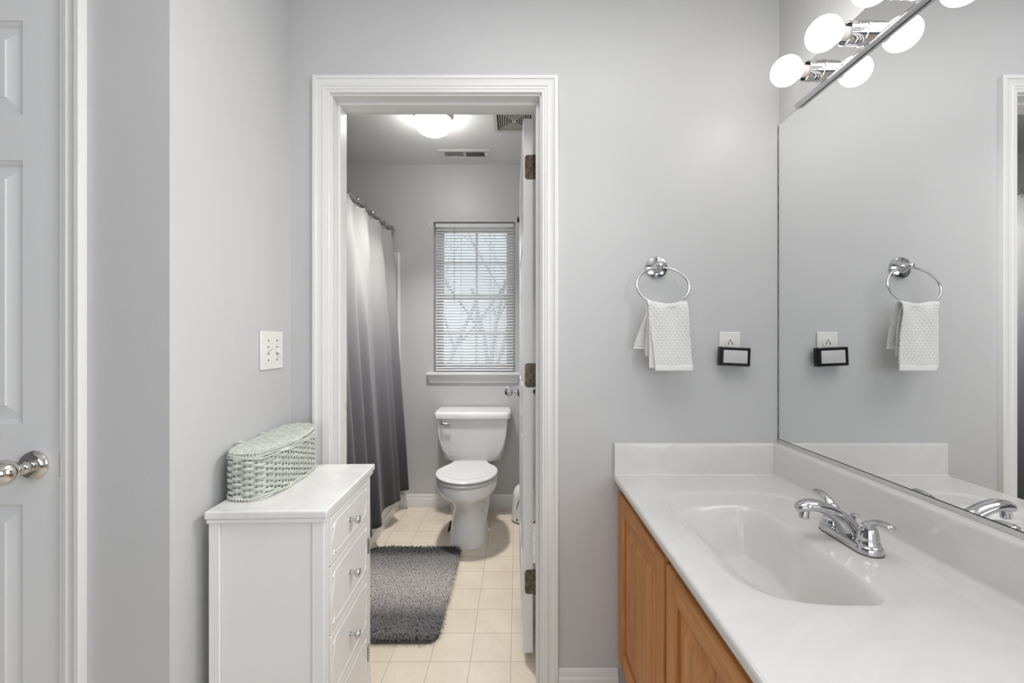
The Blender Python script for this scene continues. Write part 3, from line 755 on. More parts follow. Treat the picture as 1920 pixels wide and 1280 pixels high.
# side panel facing the camera (y=0): stiles and recessed field
c.box(-CW, -CW+.026, 0, .022, .05, CH); c.box(-.030, 0, 0, .022, .05, CH); c.box(-CW+.026, -.030, .0055, .022, .05, CH); c.box(-CW+.026, -.030, 0, .022, .05, .13)
c.box(-CW, 0, CDp-.018, CDp, .05, CH); c.box(-CW, -CW+.008, .022, CDp-.018, .05, CH)
c.box(-.020, 0, .022, .028, .05, CH); c.box(-.020, 0, CDp-.040, CDp-.018, .05, CH)
c.box(-CW+.008, -.020, .022, CDp-.018, .05, .068)
c.box(-.020, 0, .028, CDp-.04, .05, .10)
body = L('body', c, M_cab, bevel=.002)
for y0, y1 in ((0, .045), (CDp-.045, CDp)):
    for x0, x1, s in ((-.045, 0, 1), (-CW, -CW+.045, -1)):
        ex = .010 if s > 0 else 0; exl = .010 if s < 0 else 0
        ey0 = .008 if y0 == 0 else 0; ey1 = .012 if y0 > 0 else 0
        ft = MB(); R = []
        for z_, q_ in ((0, 1), (.02, .95), (.08, .45), (.14, .0)):
            R.append([(x0-exl*q_, y0-ey0*q_, z_), (x1+ex*q_, y0-ey0*q_, z_), (x1+ex*q_, y1+ey1*q_, z_), (x0-exl*q_, y1+ey1*q_, z_)])
        ft.loft(R); L('foot', ft, M_cab, smooth=30)
tp = MB(); tp.box(-CW-.006, .009, -.008, CDp+.022, .7765, .7965)
mt_ = MB(); mt_.box(-CW-.002, .005, -.005, CDp+.014, .7665, .7765)
L('top_moulding', mt_, M_cab, bevel=.002)
L('marble_top', tp, M_marb, bevel=.0045, seg=3, label='white marble top')
def front_bead(y0, y1, z0, z1):
    """routed outline with ogee ends"""
    a0, a1, b0, b1 = y0+.030, y1-.030, z0+.020, z1-.020
    half = (b1-b0)/2; pts = []
    def end(yc, sgn, zs, ze):
        out = []
        for k in range(15):
            t_ = k/14; z_ = lerp(zs, ze, t_); bulge = .016*(.5-.5*math.cos(2*PI*t_))
            out.append((yc+sgn*bulge, z_))
        return out
    pts = [(lerp(a0, a1, k/10), b0) for k in range(11)] + end(a1+.006, 1, b0+.006, b1-.006) + [(lerp(a1, a0, k/10), b1) for k in range(11)] + end(a0-.006, -1, b1-.006, b0+.006)
    return pts
def cknob(y, z, parent):
    k = MB(); k.lathe([(.0075, 0), (.0075, .002), (.0045, .004), (.004, .014), (.0085, .017), (.0125, .021), (.0130, .024), (.011, .0275), (.005, .0295), (.0005, .030)], T(.004, y, z) @ TO_PX, 24)
    return L('knob', k, M_chrome, parent, smooth=40)
FY0, FY1 = .030, CDp-.042
for i, (z0, z1) in enumerate(((.6425, .762), (.4715, .6395), (.3005, .4685), (.1295, .2975))):
    d = MB(); d.box(-.018, .004, FY0, FY1, z0, z1)
    dr = L('drawer', d, M_cab, bevel=.0015)
    bd = MB(); bd.tube([(.0030, a, b_) for a, b_ in front_bead(FY0, FY1, z0, z1)], .0026, 8, closed=True)
    for yy in (FY0+.016, FY1-.016):
        for zz in (z0+.026, z1-.026):
            bd.tube([(.0034, yy-.005, zz-.004), (.0034, yy+.005, zz+.004)], .0028, 8)
    L('carved_bead', bd, M_cab, dr, smooth=60)
    cknob((FY0+FY1)/2-.012, (z0+z1)/2+.002, dr)
for zc in (.554, .2165):
    h = MB(); yy = FY1+.006
    for k in range(5): h.tube([(.006, yy, zc-.024+k*.0096+.0005), (.006, yy, zc-.024+(k+1)*.0096-.0005)], .0035, 10)
    h.box(.0005, .0055, yy-.003, yy+.010, zc-.024, zc+.024)
    L('hinge', h, M_chrome)

# ---------------------------------------------------------------- wicker basket
bk_ = thing('wicker_basket', 'pale sage oval lidded wicker basket on the marble cabinet top', 'basket', (-.6955, 1.218, .7975), local=True, rz=math.radians(1.0))
A, B, HB = .064, .158, .112
def oval(u, a=A, b_=B, p=2.7):
    c_, s_ = math.cos(u), math.sin(u)
    return a*math.copysign(abs(c_)**(2/p), c_), b_*math.copysign(abs(s_)**(2/p), s_)
# arc-length parametrisation
US = np.linspace(0, 2*PI, 2401); PT = np.array([oval(u) for u in US]); sl_ = np.concatenate([[0], np.cumsum(np.hypot(*np.diff(PT, axis=0).T))]); PER = sl_[-1]
def at_s(s, off=0):
    s %= PER; i = int(np.searchsorted(sl_, s)); i = min(max(i, 1), 2400)
    t_ = (s-sl_[i-1])/(sl_[i]-sl_[i-1]+1e-12); p = PT[i-1]*(1-t_)+PT[i]*t_
    j0, j1 = max(i-4, 0), min(i+3, 2400); tg = PT[j1]-PT[j0]; tg = tg/np.hypot(*tg); nrm = np.array([tg[1], -tg[0]])
    return p+nrm*off
NS = 30; step = PER/NS
wv = MB(); rows = 13; rowh = (HB-.012)/rows
for r in range(rows):
    for q_ in range(3):
        z0 = .008+r*rowh+(q_+.5)*rowh/3; pts = []
        n = NS*6
        for k in range(n):
            s = PER*k/n; ph = (s/step+r)*PI
            off = .0044*math.cos(ph)+rng.normal(0, .0002); bulge = .003*math.sin(PI*z0/HB)
            p = at_s(s, off+bulge); pts.append((p[0], p[1], z0+.0006*math.sin(s*40+r+q_)))
        wv.tube(pts, .00142, 5, closed=True)
build('woven_side', wv, M_wick, bk_, origin=(0, 0, 0), smooth=80, recalc=False)
st = MB()
for k in range(NS):
    for d_ in (-.0026, 0, .0026):
        s = k*step+d_; p0 = at_s(s, -.0005); p1 = at_s(s, .0025); p2 = at_s(s, -.0005)
        st.tube([(p0[0], p0[1], .003), (p1[0], p1[1], HB*.5), (p2[0], p2[1], HB-.002)], .0013, 5)
build('stakes', st, M_wick, bk_, origin=(0, 0, 0), recalc=False)
rm = MB()
for z0, off, r in ((HB-.001, .003, .0028), (HB+.002, -.001, .0028), (HB-.006, .005, .0022), (.0035, .004, .0030), (.008, .0055, .0022)):
    n = 150; pts = []
    for k in range(n):
        s = PER*k/n; p = at_s(s, off+.0012*math.sin(s*2*PI*9/PER)); pts.append((p[0], p[1], z0+.0018*math.sin(s*2*PI*7/PER+z0*300)))
    rm.tube(pts, r, 6, closed=True)
for (z0, off) in ((.0035, .004), (HB+.0005, .002)):
    for k in range(110):     # wrapped reed along base and rim
        s = PER*k/110
        if z0 > .05 and not (.60*PER < s < .80*PER): continue
        c_ = [at_s(s+.0008*math.cos(a), off+.0038*math.cos(a)) for a in np.linspace(0, 2*PI, 9)[:-1]]
        rm.tube([(p[0], p[1], z0+.0038*math.sin(a)) for p, a in zip(c_, np.linspace(0, 2*PI, 9)[:-1])], .0011, 4, closed=True)
build('braided_rim', rm, M_wick, bk_, origin=(0, 0, 0), recalc=False, smooth=80)
fl_ = MB(); fl_.loft([[(*at_s(PER*k/60, -.002), z_) for k in range(60)] for z_ in (.001, .004)]); build('base', fl_, M_wick, bk_, origin=(0, 0, 0))
ins = MB(); ins.grid([[(*at_s(PER*k/80, -.0052), z_) for k in range(80)] for z_ in (.003, HB-.004)], cv=True)
build('inner_shade_sheet', ins, mat('painted_weave_shade', (.045, .048, .042), .9, var=(60, .2)), bk_, origin=(0, 0, 0), recalc=False)  # dark sheet paints the shade seen through gaps in the weave
# lid: slightly raised at the far end
def lidz(y): return HB+.0075+.010*sstep(-.02, B, y)
ld = MB(); nlx = 26
for i in range(nlx):
    x = -A*.97+2*A*.97*(i+.5)/nlx
    yl = B*(1-min(.9999, abs(x)/(A*1.0))**2.7)**(1/2.7)*.985
    n = max(12, int(yl/.0035)); pts = []
    for k in range(n+1):
        y = -yl+2*yl*k/n; band = i//3
        pts.append((x, y, lidz(y)+.0026*math.cos((y/.0135+band)*PI)+.003*(1-(x/A)**2)))
    ld.tube(pts, .0022, 5)
for k in range(-11, 12):
    y = k*.0135; xl = A*(1-min(.9999, abs(y)/B)**2.7)**(1/2.7)*.97
    if xl < .01: continue
    for d_ in (-.0022, .0022):
        ld.tube([(lerp(-xl, xl, q_/8), y+d_, lidz(y)+.003*(1-(lerp(-xl, xl, q_/8)/A)**2)) for q_ in range(9)], .0016, 5)
lid_o = build('lid', ld, M_wick, bk_, origin=(0, 0, 0), recalc=False, smooth=80)
lr = MB()
for off, dz, r in ((.0005, -.001, .0030), (-.0035, .0012, .0022)):
    lr.tube([(*at_s(PER*k/140, off), lidz(at_s(PER*k/140)[1])+dz) for k in range(140)], r, 6, closed=True)
for k in range(120):
    s = PER*k/120
    if .5*PER < s < .95*PER: 
        lr.tube([(*at_s(s, .0005+.0038*math.cos(a)), lidz(at_s(s)[1])-.001+.0038*math.sin(a)) for a in np.linspace(0, 2*PI, 9)[:-1]], .0011, 4, closed=True)
build('lid_rim', lr, M_wick, lid_o, origin=(0, 0, 0), recalc=False, smooth=80)
dk_ = MB(); dk_.loft([[(*at_s(PER*k/60, -.004), lidz(at_s(PER*k/60)[1])+dz) for k in range(60)] for dz in (-.0045, -.003)])
build('lid_shade_sheet', dk_, bpy.data.materials['painted_weave_shade'], lid_o, origin=(0, 0, 0), recalc=False)  # same painted shade behind the slots of the lid
for yy in (-.075, .03):
    hp = MB(); pts = []
    for k in range(20):
        a = 2*PI*k/20; pts.append((-A+.004+.010*math.cos(a), yy+.003*math.sin(2*a), HB+.006+.011*math.sin(a)))
    hp.tube(pts, .0018, 6, closed=True)
    hp.tube([(p[0]+.001, p[1]+.005, p[2]) for p in pts], .0018, 6, closed=True)
    build('hinge_loop', hp, M_wick, bk_, origin=(0, 0, 0))

# ---------------------------------------------------------------- switch plate on the left wall
sw = thing('switch_plate', 'white double toggle switch plate on the left wall above the basket', 'light switch', (XL, 1.312, 1.170))
cy, cz_ = 1.312, 1.170
build('plate', MB().box(XL, XL+.006, cy-.059, cy+.059, cz_-.059, cz_+.059), M_plate, sw, bevel=.004, seg=3)
for dy in (-.023, .023):
    build('toggle_slot', MB().box(XL+.0055, XL+.0064, cy+dy-.0052, cy+dy+.0052, cz_-.0125, cz_+.0125), M_grille, sw)
    tg = MB(); up = 1 if dy < 0 else -1
    tg.loft([[(XL+.006+a, cy+dy+sx*w_, cz_+up*(b_)+sz*h_) for sx, sz in ((-1, -1), (1, -1), (1, 1), (-1, 1))] for a, b_, w_, h_ in ((0, 0, .0045, .007), (.006, .004, .0042, .005), (.014, .0095, .0038, .003))])
    build('toggle', tg, M_plate, sw, bevel=.001)
    for dz in (-.030, .030):
        build('screw', MB().lathe([(.0032, 0), (.0030, .0009), (.0005, .0012)], T(XL+.006, cy+dy, cz_+dz) @ TO_PX, 12), M_rod, sw)
    mk = MB()
    for k, dz in enumerate((.0105, -.0105)):
        mk.box(XL+.0064, XL+.0067, cy+dy-.0045, cy+dy+.0045, cz_+dz-.0012, cz_+dz+.0012)
    build('toggle_mark', mk, M_slot, sw)

# ---------------------------------------------------------------- vanity
VX0, VY0 = .324, .485
vc = thing('vanity_cabinet', 'honey oak vanity cabinet under the white sink top', 'cabinet', (.6, .95, 0))
v = MB(); fx = .358
ya, yb_ = VY0+.012, YF-.002
v.box(fx, fx+.02, ya, yb_, .10, .7275, 0)                # face frame
v.box(fx, XV-.002, ya, ya+.016, .10, .7275, 0); v.box(fx, XV-.002, yb_-.016, yb_, .10, .7275, 0)
v.box(fx, XV-.002, ya, yb_, .10, .116, 0)
v.box(fx+.06, fx+.075, ya, yb_, 0, .10, 0)
build('carcass', v, [M_oakV], vc, bevel=.0015)
def oak_door(y0, y1, z0, z1):
    x = .338; m = MB(); sw_ = .058; t_ = fx-.0005
    # rails (horizontal grain, material 1), stiles (vertical, material 0); outer edge eased with a lip
    def member(ya_, yb2, za, zb, mi): m.box(x, t_, ya_, yb2, za, zb, mi)
    member(y0, y0+sw_, z0, z1, 0); member(y1-sw_, y1, z0, z1, 0)
    member(y0+sw_, y1-sw_, z0, z0+sw_, 1); member(y0+sw_, y1-sw_, z1-sw_, z1, 1)
    d = build('door', m, [M_oakV, M_oakH], vc, bevel=.005, seg=3)
    pn = MB(); a0, a1, b0, b1 = y0+sw_, y1-sw_, z0+sw_, z1-sw_
    R = [[(xx, a0+d_, b0+d_), (xx, a1-d_, b0+d_), (xx, a1-d_, b1-d_), (xx, a0+d_, b1-d_)] for d_, xx in ((-.004, x+.010), (.006, x+.010), (.008, x+.010), (.038, x+.003), (.041, x+.0015))]
    # arch-free raised field
    o_ = len(pn.v); pn.loft(R, False, True)
    build('raised_panel', pn, M_oakV, d, smooth=15)
    return d
oak_door(.981, 1.410, .137, .694)
oak_door(.510, .960, .137, .694)

ct = thing('countertop', 'white cultured marble vanity top with integral sink basin', 'countertop', (.6, .95, .75))
CZ = .750; XS = .856
def hgt(x, y):
    z = 0.0
    # shallow outer recess outline
    u = abs((x-.606)/.200)**5.0+abs((y-.960)/.300)**5.0
    r = u**(1/5.0); d = (1-r)*.20
    z -= .0050*sstep(-.002, .010, d)*sstep(.70, .80, y)*lerp(.35, 1, sstep(.42, .60, x+max(0, y-1.05)*1.5))
    # bowl: gentle left slope, steep right wall
    cx, cy = .597, .945
    ax = .192 if x < cx else .066; ay = .214
    uu, vv = (x-cx)/ax, (y-cy)/ay
    p = 3.4
    r = (abs(uu)**p+abs(vv)**p)**(1/p)
    if r < 1.15:
        an = math.atan2(vv, uu)
        left = max(0, -math.cos(an))**2; near = max(0, -math.sin(an))**2; far = max(0, math.sin(an))**2; right = max(0, math.cos(an))**2
        wdt = left*1.02+right*.95+far*.30+near*.40
        z -= .118*sstep(0, 1, min(1, max(0, (1.06-r)/wdt)))**.9
    return z
gx = np.linspace(VX0+.008, XS, 190); gy = np.linspace(VY0, 1.408, 330)
G = [[(x, y, CZ+hgt(x, y)) for y in gy] for x in gx]
edge = []
for dx, dz in ((.008, 0), (.0045, -.0008), (.0018, -.003), (.0004, -.006), (0, -.009), (0, -.017), (.002, -.0205), (.006, -.022), (.04, -.022)):
    edge.append([(VX0+dx, y, CZ+dz) for y in gy])
s = MB(); s.grid(edge[::-1]); s.grid(G)
s.box(XS, XV-.001, VY0, YF-.001, CZ-.022, CZ); s.box(VX0+.0, XS, 1.408, YF-.001, CZ-.022, CZ)
s.add([(VX0, VY0, CZ-.02), (XS, VY0, CZ-.02), (XS, VY0, CZ), (VX0, VY0, CZ)], [(0, 1, 2, 3)])
build('counter_basin', s, M_cult, ct, smooth=40, recalc=False)
# cove + backsplash along the mirror wall, end splash on the partition wall
cv = MB(); prof = []
for k in range(7):
    a = k/6*PI/2; prof.append((XS-.010+.010*math.sin(a), CZ+.010-.010*math.cos(a)))
prof += [(XS+.001, CZ+.096), (XS+.002, CZ+.1015), (XS+.006, CZ+.105), (XV-.001, CZ+.105), (XV-.001, CZ-.001), (XS-.010, CZ-.001)]
cv.prism(prof, 1, VY0, YF-.001); build('backsplash', cv, M_cult, ct, smooth=40)
cv = MB(); prof = []
for k in range(7):
    a = k/6*PI/2; prof.append((1.408-.006+.006*math.sin(a), CZ+.006-.006*math.cos(a)))
prof += [(1.408, CZ+.098), (1.4095, CZ+.1025), (1.413, CZ+.105), (YF-.001, CZ+.105), (YF-.001, CZ-.001), (1.402, CZ-.001)]
cv.prism(prof, 0, VX0+.002, XS+.002); build('side_splash', cv, M_cult, ct, smooth=40)
dz_ = CZ+hgt(.590, .903)
build('drain', MB().lathe([(.022, .0008), (.022, .003), (.018, .0035), (.017, .001)], T(.590, .903, dz_), 28), M_chrome, ct)
ovf = MB(); ovf.lathe([(.010, 0), (.010, .0015), (.006, .0016)], T(.478, .775, CZ+hgt(.478, .775)+.0005) @ Matrix.Rotation(-.7, 4, 'X') @ Matrix.Rotation(.5, 4, 'Y'), 18)

# faucet
FXc, FYc = .757, .960; FZ = CZ+hgt(.757, .96)
fa = thing('faucet', 'chrome two-handle centerset faucet on the white sink deck', 'faucet', (FXc, FYc, FZ))
def stad(hw, hl, z, n=10):
    pts = []
    for k in range(n+1):
        a = PI*k/n; pts.append((FXc+hw*math.cos(a), FYc+hl-hw+hw*math.sin(a), z))
    for k in range(n+1):
        a = PI+PI*k/n; pts.append((FXc+hw*math.cos(a), FYc-hl+hw+hw*math.sin(a), z))
    return pts
build('gasket', MB().loft([stad(.0272, .0785, FZ), stad(.0272, .0785, FZ+.003)]), M_gasket, fa)
build('base', MB().loft([stad(.0268, .0780, FZ+.003), stad(.0268, .0780, FZ+.010), stad(.0255, .0767, FZ+.0155), stad(.0225, .0737, FZ+.0185), stad(.018, .069, FZ+.0192)]), M_chrome, fa, smooth=50)
# spout: elliptical sections swept towards -x
spp = [(0.006, .010, .030, .026), (.002, .024, .0265, .0235), (-.008, .042, .0205, .0200), (-.028, .060, .0172, .0155), (-.052, .0735, .0178, .0135), (-.075, .0815, .0186, .0132), (-.094, .0830, .0186, .0130), (-.108, .0800, .0172, .0120), (-.117, .0750, .0135, .0100), (-.1215, .0700, .0060, .0050)]
pts = [(FXc+a, FYc, FZ+b_) for a, b_, _, _ in spp]
build('spout', MB().tube(pts, [w_ for *_, w_, h_ in spp], 20, up=(0, 0, 1), ry=[h_ for *_, h_ in spp]), M_chrome, fa, smooth=80, subd=1)
build('aerator', MB().lathe([(.0098, .004), (.0102, -.006), (.0102, -.016), (.0085, -.018), (.008, -.014)], T(FXc-.103, FYc, FZ+.070) @ Matrix.Rotation(.12, 4, 'Y'), 24), M_chrome, fa)
for sy in (-1, 1):
    hy = FYc+sy*.051
    h = MB(); h.lathe([(.0225, .0185), (.0225, .024), (.0205, .027), (.0205, .030), (.0190, .040), (.0160, .052), (.0115, .061), (.0055, .066), (.0005, .0672)], T(FXc, hy, FZ), 32)
    hb = build('handle', h, M_chrome, fa, smooth=50)
    lp = [(0, 0, .050, .012, .012), (0, .006, .062, .0115, .009), (0, .018, .0720, .0105, .0075), (.0, .032, .0765, .0095, .0062), (0, .046, .0775, .0100, .0058), (0, .056, .0765, .0108, .0058), (0, .060, .0755, .0098, .0052)]
    build('lever', MB().tube([(FXc+a, hy+sy*b_, FZ+c_) for a, b_, c_, _, _ in lp], [w_ for *_, w_, _ in lp], 14, up=(0, 0, 1), ry=[q_ for *_, q_ in lp]), M_chrome, hb, smooth=80, subd=1)
    build('set_screw', MB().lathe([(.0022, 0), (.0022, .001)], T(FXc-.0165, hy-.006, FZ+.047) @ Matrix.Rotation(.35, 4, 'Z') @ TO_MX, 10), M_slot, hb)
lr_ = MB(); lr_.tube([(FXc+.020, FYc+.010, FZ+.012), (FXc+.020, FYc+.010, FZ+.050)], .0028, 10); lr_.lathe([(.003, .046), (.0045, .049), (.0085, .053), (.0092, .0555), (.007, .057), (.001, .0575)], T(FXc+.020, FYc+.010, FZ), 20)
build('lift_rod', lr_, M_chrome, fa)

# ---------------------------------------------------------------- mirror
MX, MZ0, MZ1, MY0, MY1 = .883, .8625, 1.926, VY0-.02, 1.4235
mi_ = thing('wall_mirror', 'large frameless wall mirror above the vanity backsplash', 'mirror', (MX, .95, MZ0))
build('glass', MB().box(MX, XV-.0005, MY0, MY1, MZ0, MZ1), M_mirror, mi_, smooth=0)
e_ = MB(); e_.box(MX-.0008, XV-.0005, MY1, MY1+.0024, MZ0, MZ1); build('edge', e_, mat('tarnished_mirror_edge', (.09, .09, .085), .35, .5, var=(45, .8)), mi_, smooth=0)
e_ = MB(); e_.box(MX-.0009, XV-.0005, MY0, MY1, MZ0-.0068, MZ0-.0006); e_.box(MX-.0022, MX-.0010, MY0, MY1, MZ0-.0072, MZ0+.004)
build('channel', e_, mat('satin_channel', (.62, .62, .61), .4, .3, var=(30, .03)), mi_, smooth=0)
e_ = MB(); e_.box(MX-.0006, MX-.0001, MY0, MY1, MZ0+.0042, MZ0+.0056); build('painted_gap_shadow', e_, M_slot, mi_, smooth=0)  # black strip painted as the thin shadow line above the channel

# ---------------------------------------------------------------- vanity light
PXF = .880
vl_ = area('vanity_fill_strip', (.735, .85, 1.945), (0, math.radians(58), 0), .09, .52, 2.7, (1.0, .975, .94)); vl_.data.spread = math.radians(86)  # added strip aimed leftwards, brightens the left wall beyond what the bulbs give
lf = thing('vanity_light', 'chrome bar light with lit globe bulbs above the mirror', 'wall light', (XV, .98, 1.975))
build('back_plate', MB().box(PXF, XV-.0005, .685, 1.317, 1.930, 2.042), M_plate_chrome, lf, bevel=.0015)
build('trim_rod', MB().tube([(PXF-.0035, .682, 1.9345), (PXF-.0035, 1.319, 1.9345)], .0080, 14), M_chrome, lf)
for k, (by2, bz) in enumerate(((1.226, 1.984), (1.076, 1.984), (.926, 1.984), (.776, 1.984))):
    s = MB(); Mx = T(PXF, by2, bz) @ TO_MX
    s.lathe([(.0290, .0002), (.0290, .0030), (.0272, .0040), (.0272, .0215), (.0278, .0220), (.0278, .0245), (.0272, .0250), (.0272, .0425), (.0250, .0430), (.0235, .0420), (.0230, .0200)], Mx, 36, cap=False)
    so = build('socket', s, M_chrome, lf, smooth=30)
    bprof = [(.0190, .0575), (.0225, .0622)]
    R0 = .0405; cc = .0975
    for a in np.linspace(math.radians(122), 0, 18):
        bprof.append((max(.0004, R0*math.sin(a)), cc+R0*-math.cos(PI-a)))
    bo = build('bulb', MB().lathe(bprof, Mx, 40), M_bulb, so, smooth=60)
    build('bulb_neck', MB().lathe([(.0150, .020), (.0155, .046), (.0165, .052), (.0195, .0578)], Mx, 36), M_neck, so, smooth=60)

# ---------------------------------------------------------------- towel ring, towel
RC = (.474, 1.372, 1.378)
tr = thing('towel_ring', 'round chrome towel ring fixed to the grey wall', 'towel ring', (.471, YF, 1.445))
rz_, rx_ = 1.4455, .4705
build('rosette', MB().lathe([(.0372, 0), (.0375, .003), (.035, .008), (.0335, .0085), (.030, .0095), (.020, .0115), (.0175, .0165), (.0145, .022), (.011, .026), (.0085, .030), (.008, .044)], T(rx_, YF, rz_) @ TO_MY, 40), M_chrome, tr, smooth=25)
build('post', MB().lathe([(.001, -.0105), (.007, -.0095), (.0105, -.005), (.0115, 0), (.0105, .005), (.007, .0095), (.001, .0105)], T(rx_, 1.388, rz_+.001) @ rotX(.3), 24), M_chrome, tr, smooth=60)
pts = []
tilt = math.radians(18); ea, eb = .0852, .0665
for k in range(72):
    a = 2*PI*k/72; d = eb*math.sin(a); pts.append((RC[0]+ea*math.cos(a), RC[1]+d*math.sin(tilt), RC[2]+d*math.cos(tilt)))
build('ring', MB().tube(pts, .0036, 10, closed=True), M_chrome, tr, smooth=80)
for dz in (-.028, .028):
    build('screw', MB().lathe([(.0026, 0), (.0026, .001)], T(rx_, YF-.0098, rz_+dz) @ TO_MY, 10), M_slot, tr)
ht = thing('hand_towel', 'white honeycomb hand towel folded over the chrome towel ring', 'towel', (.486, 1.345, 1.10))
M_tow = mat('white_terry', (.74, .74, .73), .95, bump=(600, .5, .001), sheen=.3)
def towel_sheet(name, path, xl, xr, nx, nv, lump=1.0):
    """path: (y,z) polyline; xl/xr: left/right x at path fractions"""
    pts = [Vector((0, y, z)) for y, z in path]; seg = [0]
    for a, b_ in zip(pts, pts[1:]): seg.append(seg[-1]+(b_-a).length)
    Ltot = seg[-1]; G = []
    def at(s):
        for i in range(len(seg)-1):
            if s <= seg[i+1]+1e-9:
                t_ = (s-seg[i])/(seg[i+1]-seg[i]); p = pts[i].lerp(pts[i+1], t_); d = (pts[i+1]-pts[i]).normalized(); return p, d
        return pts[-1], d
    for j in range(nv+1):
        s = Ltot*j/nv; p, d = at(s); q = at(min(Ltot, s+.006))[1]+at(max(0, s-.006))[1]; q.normalize(); nrm = Vector((0, q.z, -q.y))   # outwards
        f = s/Ltot; row = []
        xa = np.interp(f, [a for a, _ in xl], [b_ for _, b_ in xl]); xb2 = np.interp(f, [a for a, _ in xr], [b_ for _, b_ in xr])
        for i in range(nx+1):
            t_ = i/nx; x = lerp(xa, xb2, t_); U = x/.0118; Vv = s/.0092
            hc = abs(math.cos(PI*U/1)*math.cos(PI*Vv/2)) + abs(math.sin(PI*U/1)*math.sin(PI*Vv/2))
            bmp = .0023*(hc-.7)
            fr = abs(p.y-1.352)
            rip = lump*(1-math.exp(-((f-.415)/.07)**2))*(.0085*math.sin(t_*PI*3.1+.6+f*2.0)*math.exp(-((f-.45)/.28)**2)+.0018*math.sin(t_*9+f*7))
            sag = -.004*math.sin(PI*t_)*math.exp(-((f-.42)/.10)**2)+.0025*math.sin(t_*PI*2.5+.5)*math.exp(-((f-.42)/.10)**2)
            edge_ = min(t_, 1-t_)*nx
            row.append((x, p.y-nrm.y*0+nrm.y*-(bmp+rip)*1.0, p.z+nrm.z*-(bmp+rip)+sag))
        G.append(row)
    m = MB(); m.grid(G); o = build(name, m, M_tow, ht, smooth=180, recalc=False)
    sd = o.modifiers.new('thick', 'SOLIDIFY'); sd.thickness = .0050; sd.offset = 0
    return o
over = [(1.363, 1.306), (1.3615, 1.318), (1.356, 1.3235), (1.350, 1.3235), (1.3445, 1.318), (1.343, 1.306)]
towel_sheet('outer_fold', [(1.392, 1.182), (1.385, 1.23)] + over + [(1.340, 1.20), (1.336, 1.122)], [(0, .384), (.30, .414), (.42, .4165), (1, .4365)], [(0, .545), (.35, .540), (.45, .5405), (1, .5555)], 110, 210)
towel_sheet('inner_fold', [(1.372, 1.150), (1.366, 1.24), (1.360, 1.300), (1.353, 1.310), (1.347, 1.300), (1.347, 1.20), (1.345, 1.112)], [(0, .4155), (.5, .4205), (1, .4215)], [(0, .535), (.5, .530), (1, .540)], 60, 120, .3)
hm = MB(); 
hm.box(.4365, .5562, 1.3315, 1.3395, 1.104, 1.1225); build('hem', hm, mat('white_flat_weave', (.82, .82, .81), .8, bump=(500, .2, .0005)), ht, bevel=.0035, seg=3)
hm = MB(); hm.box(.3835, .5455, 1.3885, 1.3955, 1.172, 1.183); build('hem', hm, bpy.data.materials['white_flat_weave'], ht, bevel=.003, seg=3)

# ---------------------------------------------------------------- outlet and plug-in light
oc = (.7183, 1.1722)
ou = thing('outlet', 'ivory duplex wall outlet above the black plug-in light', 'outlet', (oc[0], YF, oc[1]))
build('cover_plate', MB().box(oc[0]-.035, oc[0]+.035, YF-.0055, YF, oc[1]-.057, oc[1]+.057), M_plate, ou, bevel=.0035, seg=3)
for dz in (.0195, -.0195):
    r = MB(); zz = oc[1]+dz
    pts = [(oc[0]+.0172*math.cos(a), zz+max(-.0143, min(.0143, .0172*math.sin(a)))) for a in np.linspace(0, 2*PI, 41)[:-1]]
    r.prism(pts, 1, YF-.0075, YF-.005); ro = build('receptacle', r, M_plate, ou, bevel=.0006)
    h = MB(); h.box(oc[0]-.0076, oc[0]-.0052, YF-.0079, YF-.0073, zz-.006, zz+.003); h.box(oc[0]+.0052, oc[0]+.0074, YF-.0079, YF-.0073, zz-.0055, zz+.0025)
    h.box(oc[0]-.0076, oc[0]+.0074, YF-.00765, YF-.0073, zz+.0025, zz+.0034)
    h.prism([(oc[0]+.0028*math.cos(a), zz+.0088+max(-.0015, .0028*math.sin(a))) for a in np.linspace(0, 2*PI, 21)[:-1]], 1, YF-.0079, YF-.0073)
    build('socket_slots', h, M_slot, ro, smooth=0)
nl = thing('night_light', 'black framed plug-in night light covering the lower outlet socket', 'night light', (.7215, YF, 1.147))
n_ = MB(); x0, x1, z0, z1 = .672, .7705, 1.1155, 1.1775; yf = 1.390
tb_ = math.radians(2.5)
def fr(x, z): cx_, cz2 = .7213, 1.1465; return (cx_+(x-cx_)*math.cos(tb_)+(z-cz2)*math.sin(tb_), cz2-(x-cx_)*math.sin(tb_)+(z-cz2)*math.cos(tb_))
def frame_ring(i, y): return [(fr(a, b_)[0], y, fr(a, b_)[1]) for a, b_ in ((x0+i, z0+i), (x1-i, z0+i), (x1-i, z1-i), (x0+i, z1-i))]
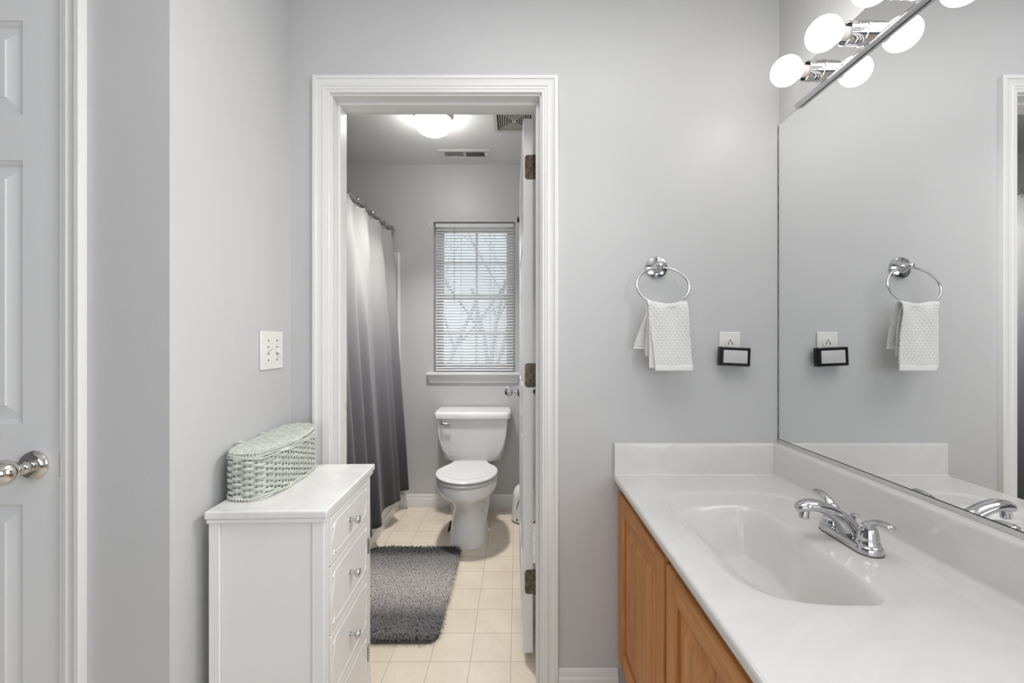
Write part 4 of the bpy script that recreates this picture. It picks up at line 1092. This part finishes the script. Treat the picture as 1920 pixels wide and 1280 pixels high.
n_.loft([frame_ring(.003, YF-.0085), frame_ring(0, YF-.014), frame_ring(0, yf+.004), frame_ring(.0012, yf), frame_ring(.0060, yf), frame_ring(.0065, yf+.0035), frame_ring(.0100, yf+.0045), frame_ring(.0105, yf+.007)], True, True)
build('housing', n_, M_black, nl, bevel=.001)
pn = MB(); pn.loft([frame_ring(.0095, yf+.008), frame_ring(.0095, yf+.0018), frame_ring(.0108, yf+.0010)], True, True)
build('light_panel', pn, M_panel, nl, bevel=.001, label='pale frosted panel')

# ---------------------------------------------------------------- outside: lawn and bare trees beyond the bathroom window
struct('ground', MB().box(-30, 30, 4.5, 60, -3.3, -3.2), M_ground, smooth=0)
def tree(loc, h, seed, label):
    R = random.Random(seed); m = MB()
    def limb(p, d, L_, r, depth):
        pts = [p]; q = Vector(p); dd = Vector(d)
        n = 4
        for k in range(n):
            dd = (dd+Vector((R.gauss(0, .12), R.gauss(0, .12), R.gauss(.05, .06)))).normalized(); q = q+dd*L_/n; pts.append(q.copy())
        m.tube(pts, [max(.0035, r*(1-.45*k/n)) for k in range(n+1)], 5)
        if depth == 0: return
        for k in range(3):
            t_ = R.uniform(.35, 1); i = min(n, int(t_*n)+0); b_ = pts[i]
            a = R.uniform(0, 2*PI); sp_ = R.uniform(.5, 1.0)
            nd = (dd+Vector((math.cos(a), math.sin(a), R.uniform(-.1, .5)))*sp_).normalized()
            limb(b_, nd, L_*R.uniform(.55, .8), r*.42, depth-1)
    limb(Vector((0, 0, 0)), Vector((0, 0, 1)), h*.42, h*.0065, 4)
    o = build('bare_tree', m, M_bark, None, smooth=60, origin=(0, 0, 0), recalc=False); o.location = (*loc, -3.2)
    tag(o, label, 'tree', 'bare winter trees outside')
tree((-2.3, 10.5), 13.5, 3, 'leafless tree outside, seen through left half of the blind')
tree((-.35, 13.0), 14.5, 11, 'leafless tree outside, seen through right half of the blind')
tree((-1.9, 19.0), 17.0, 23, 'leafless tree farther off between the two nearer trees')

for o in bpy.data.objects:
    if '_o' in o.keys(): del o['_o']
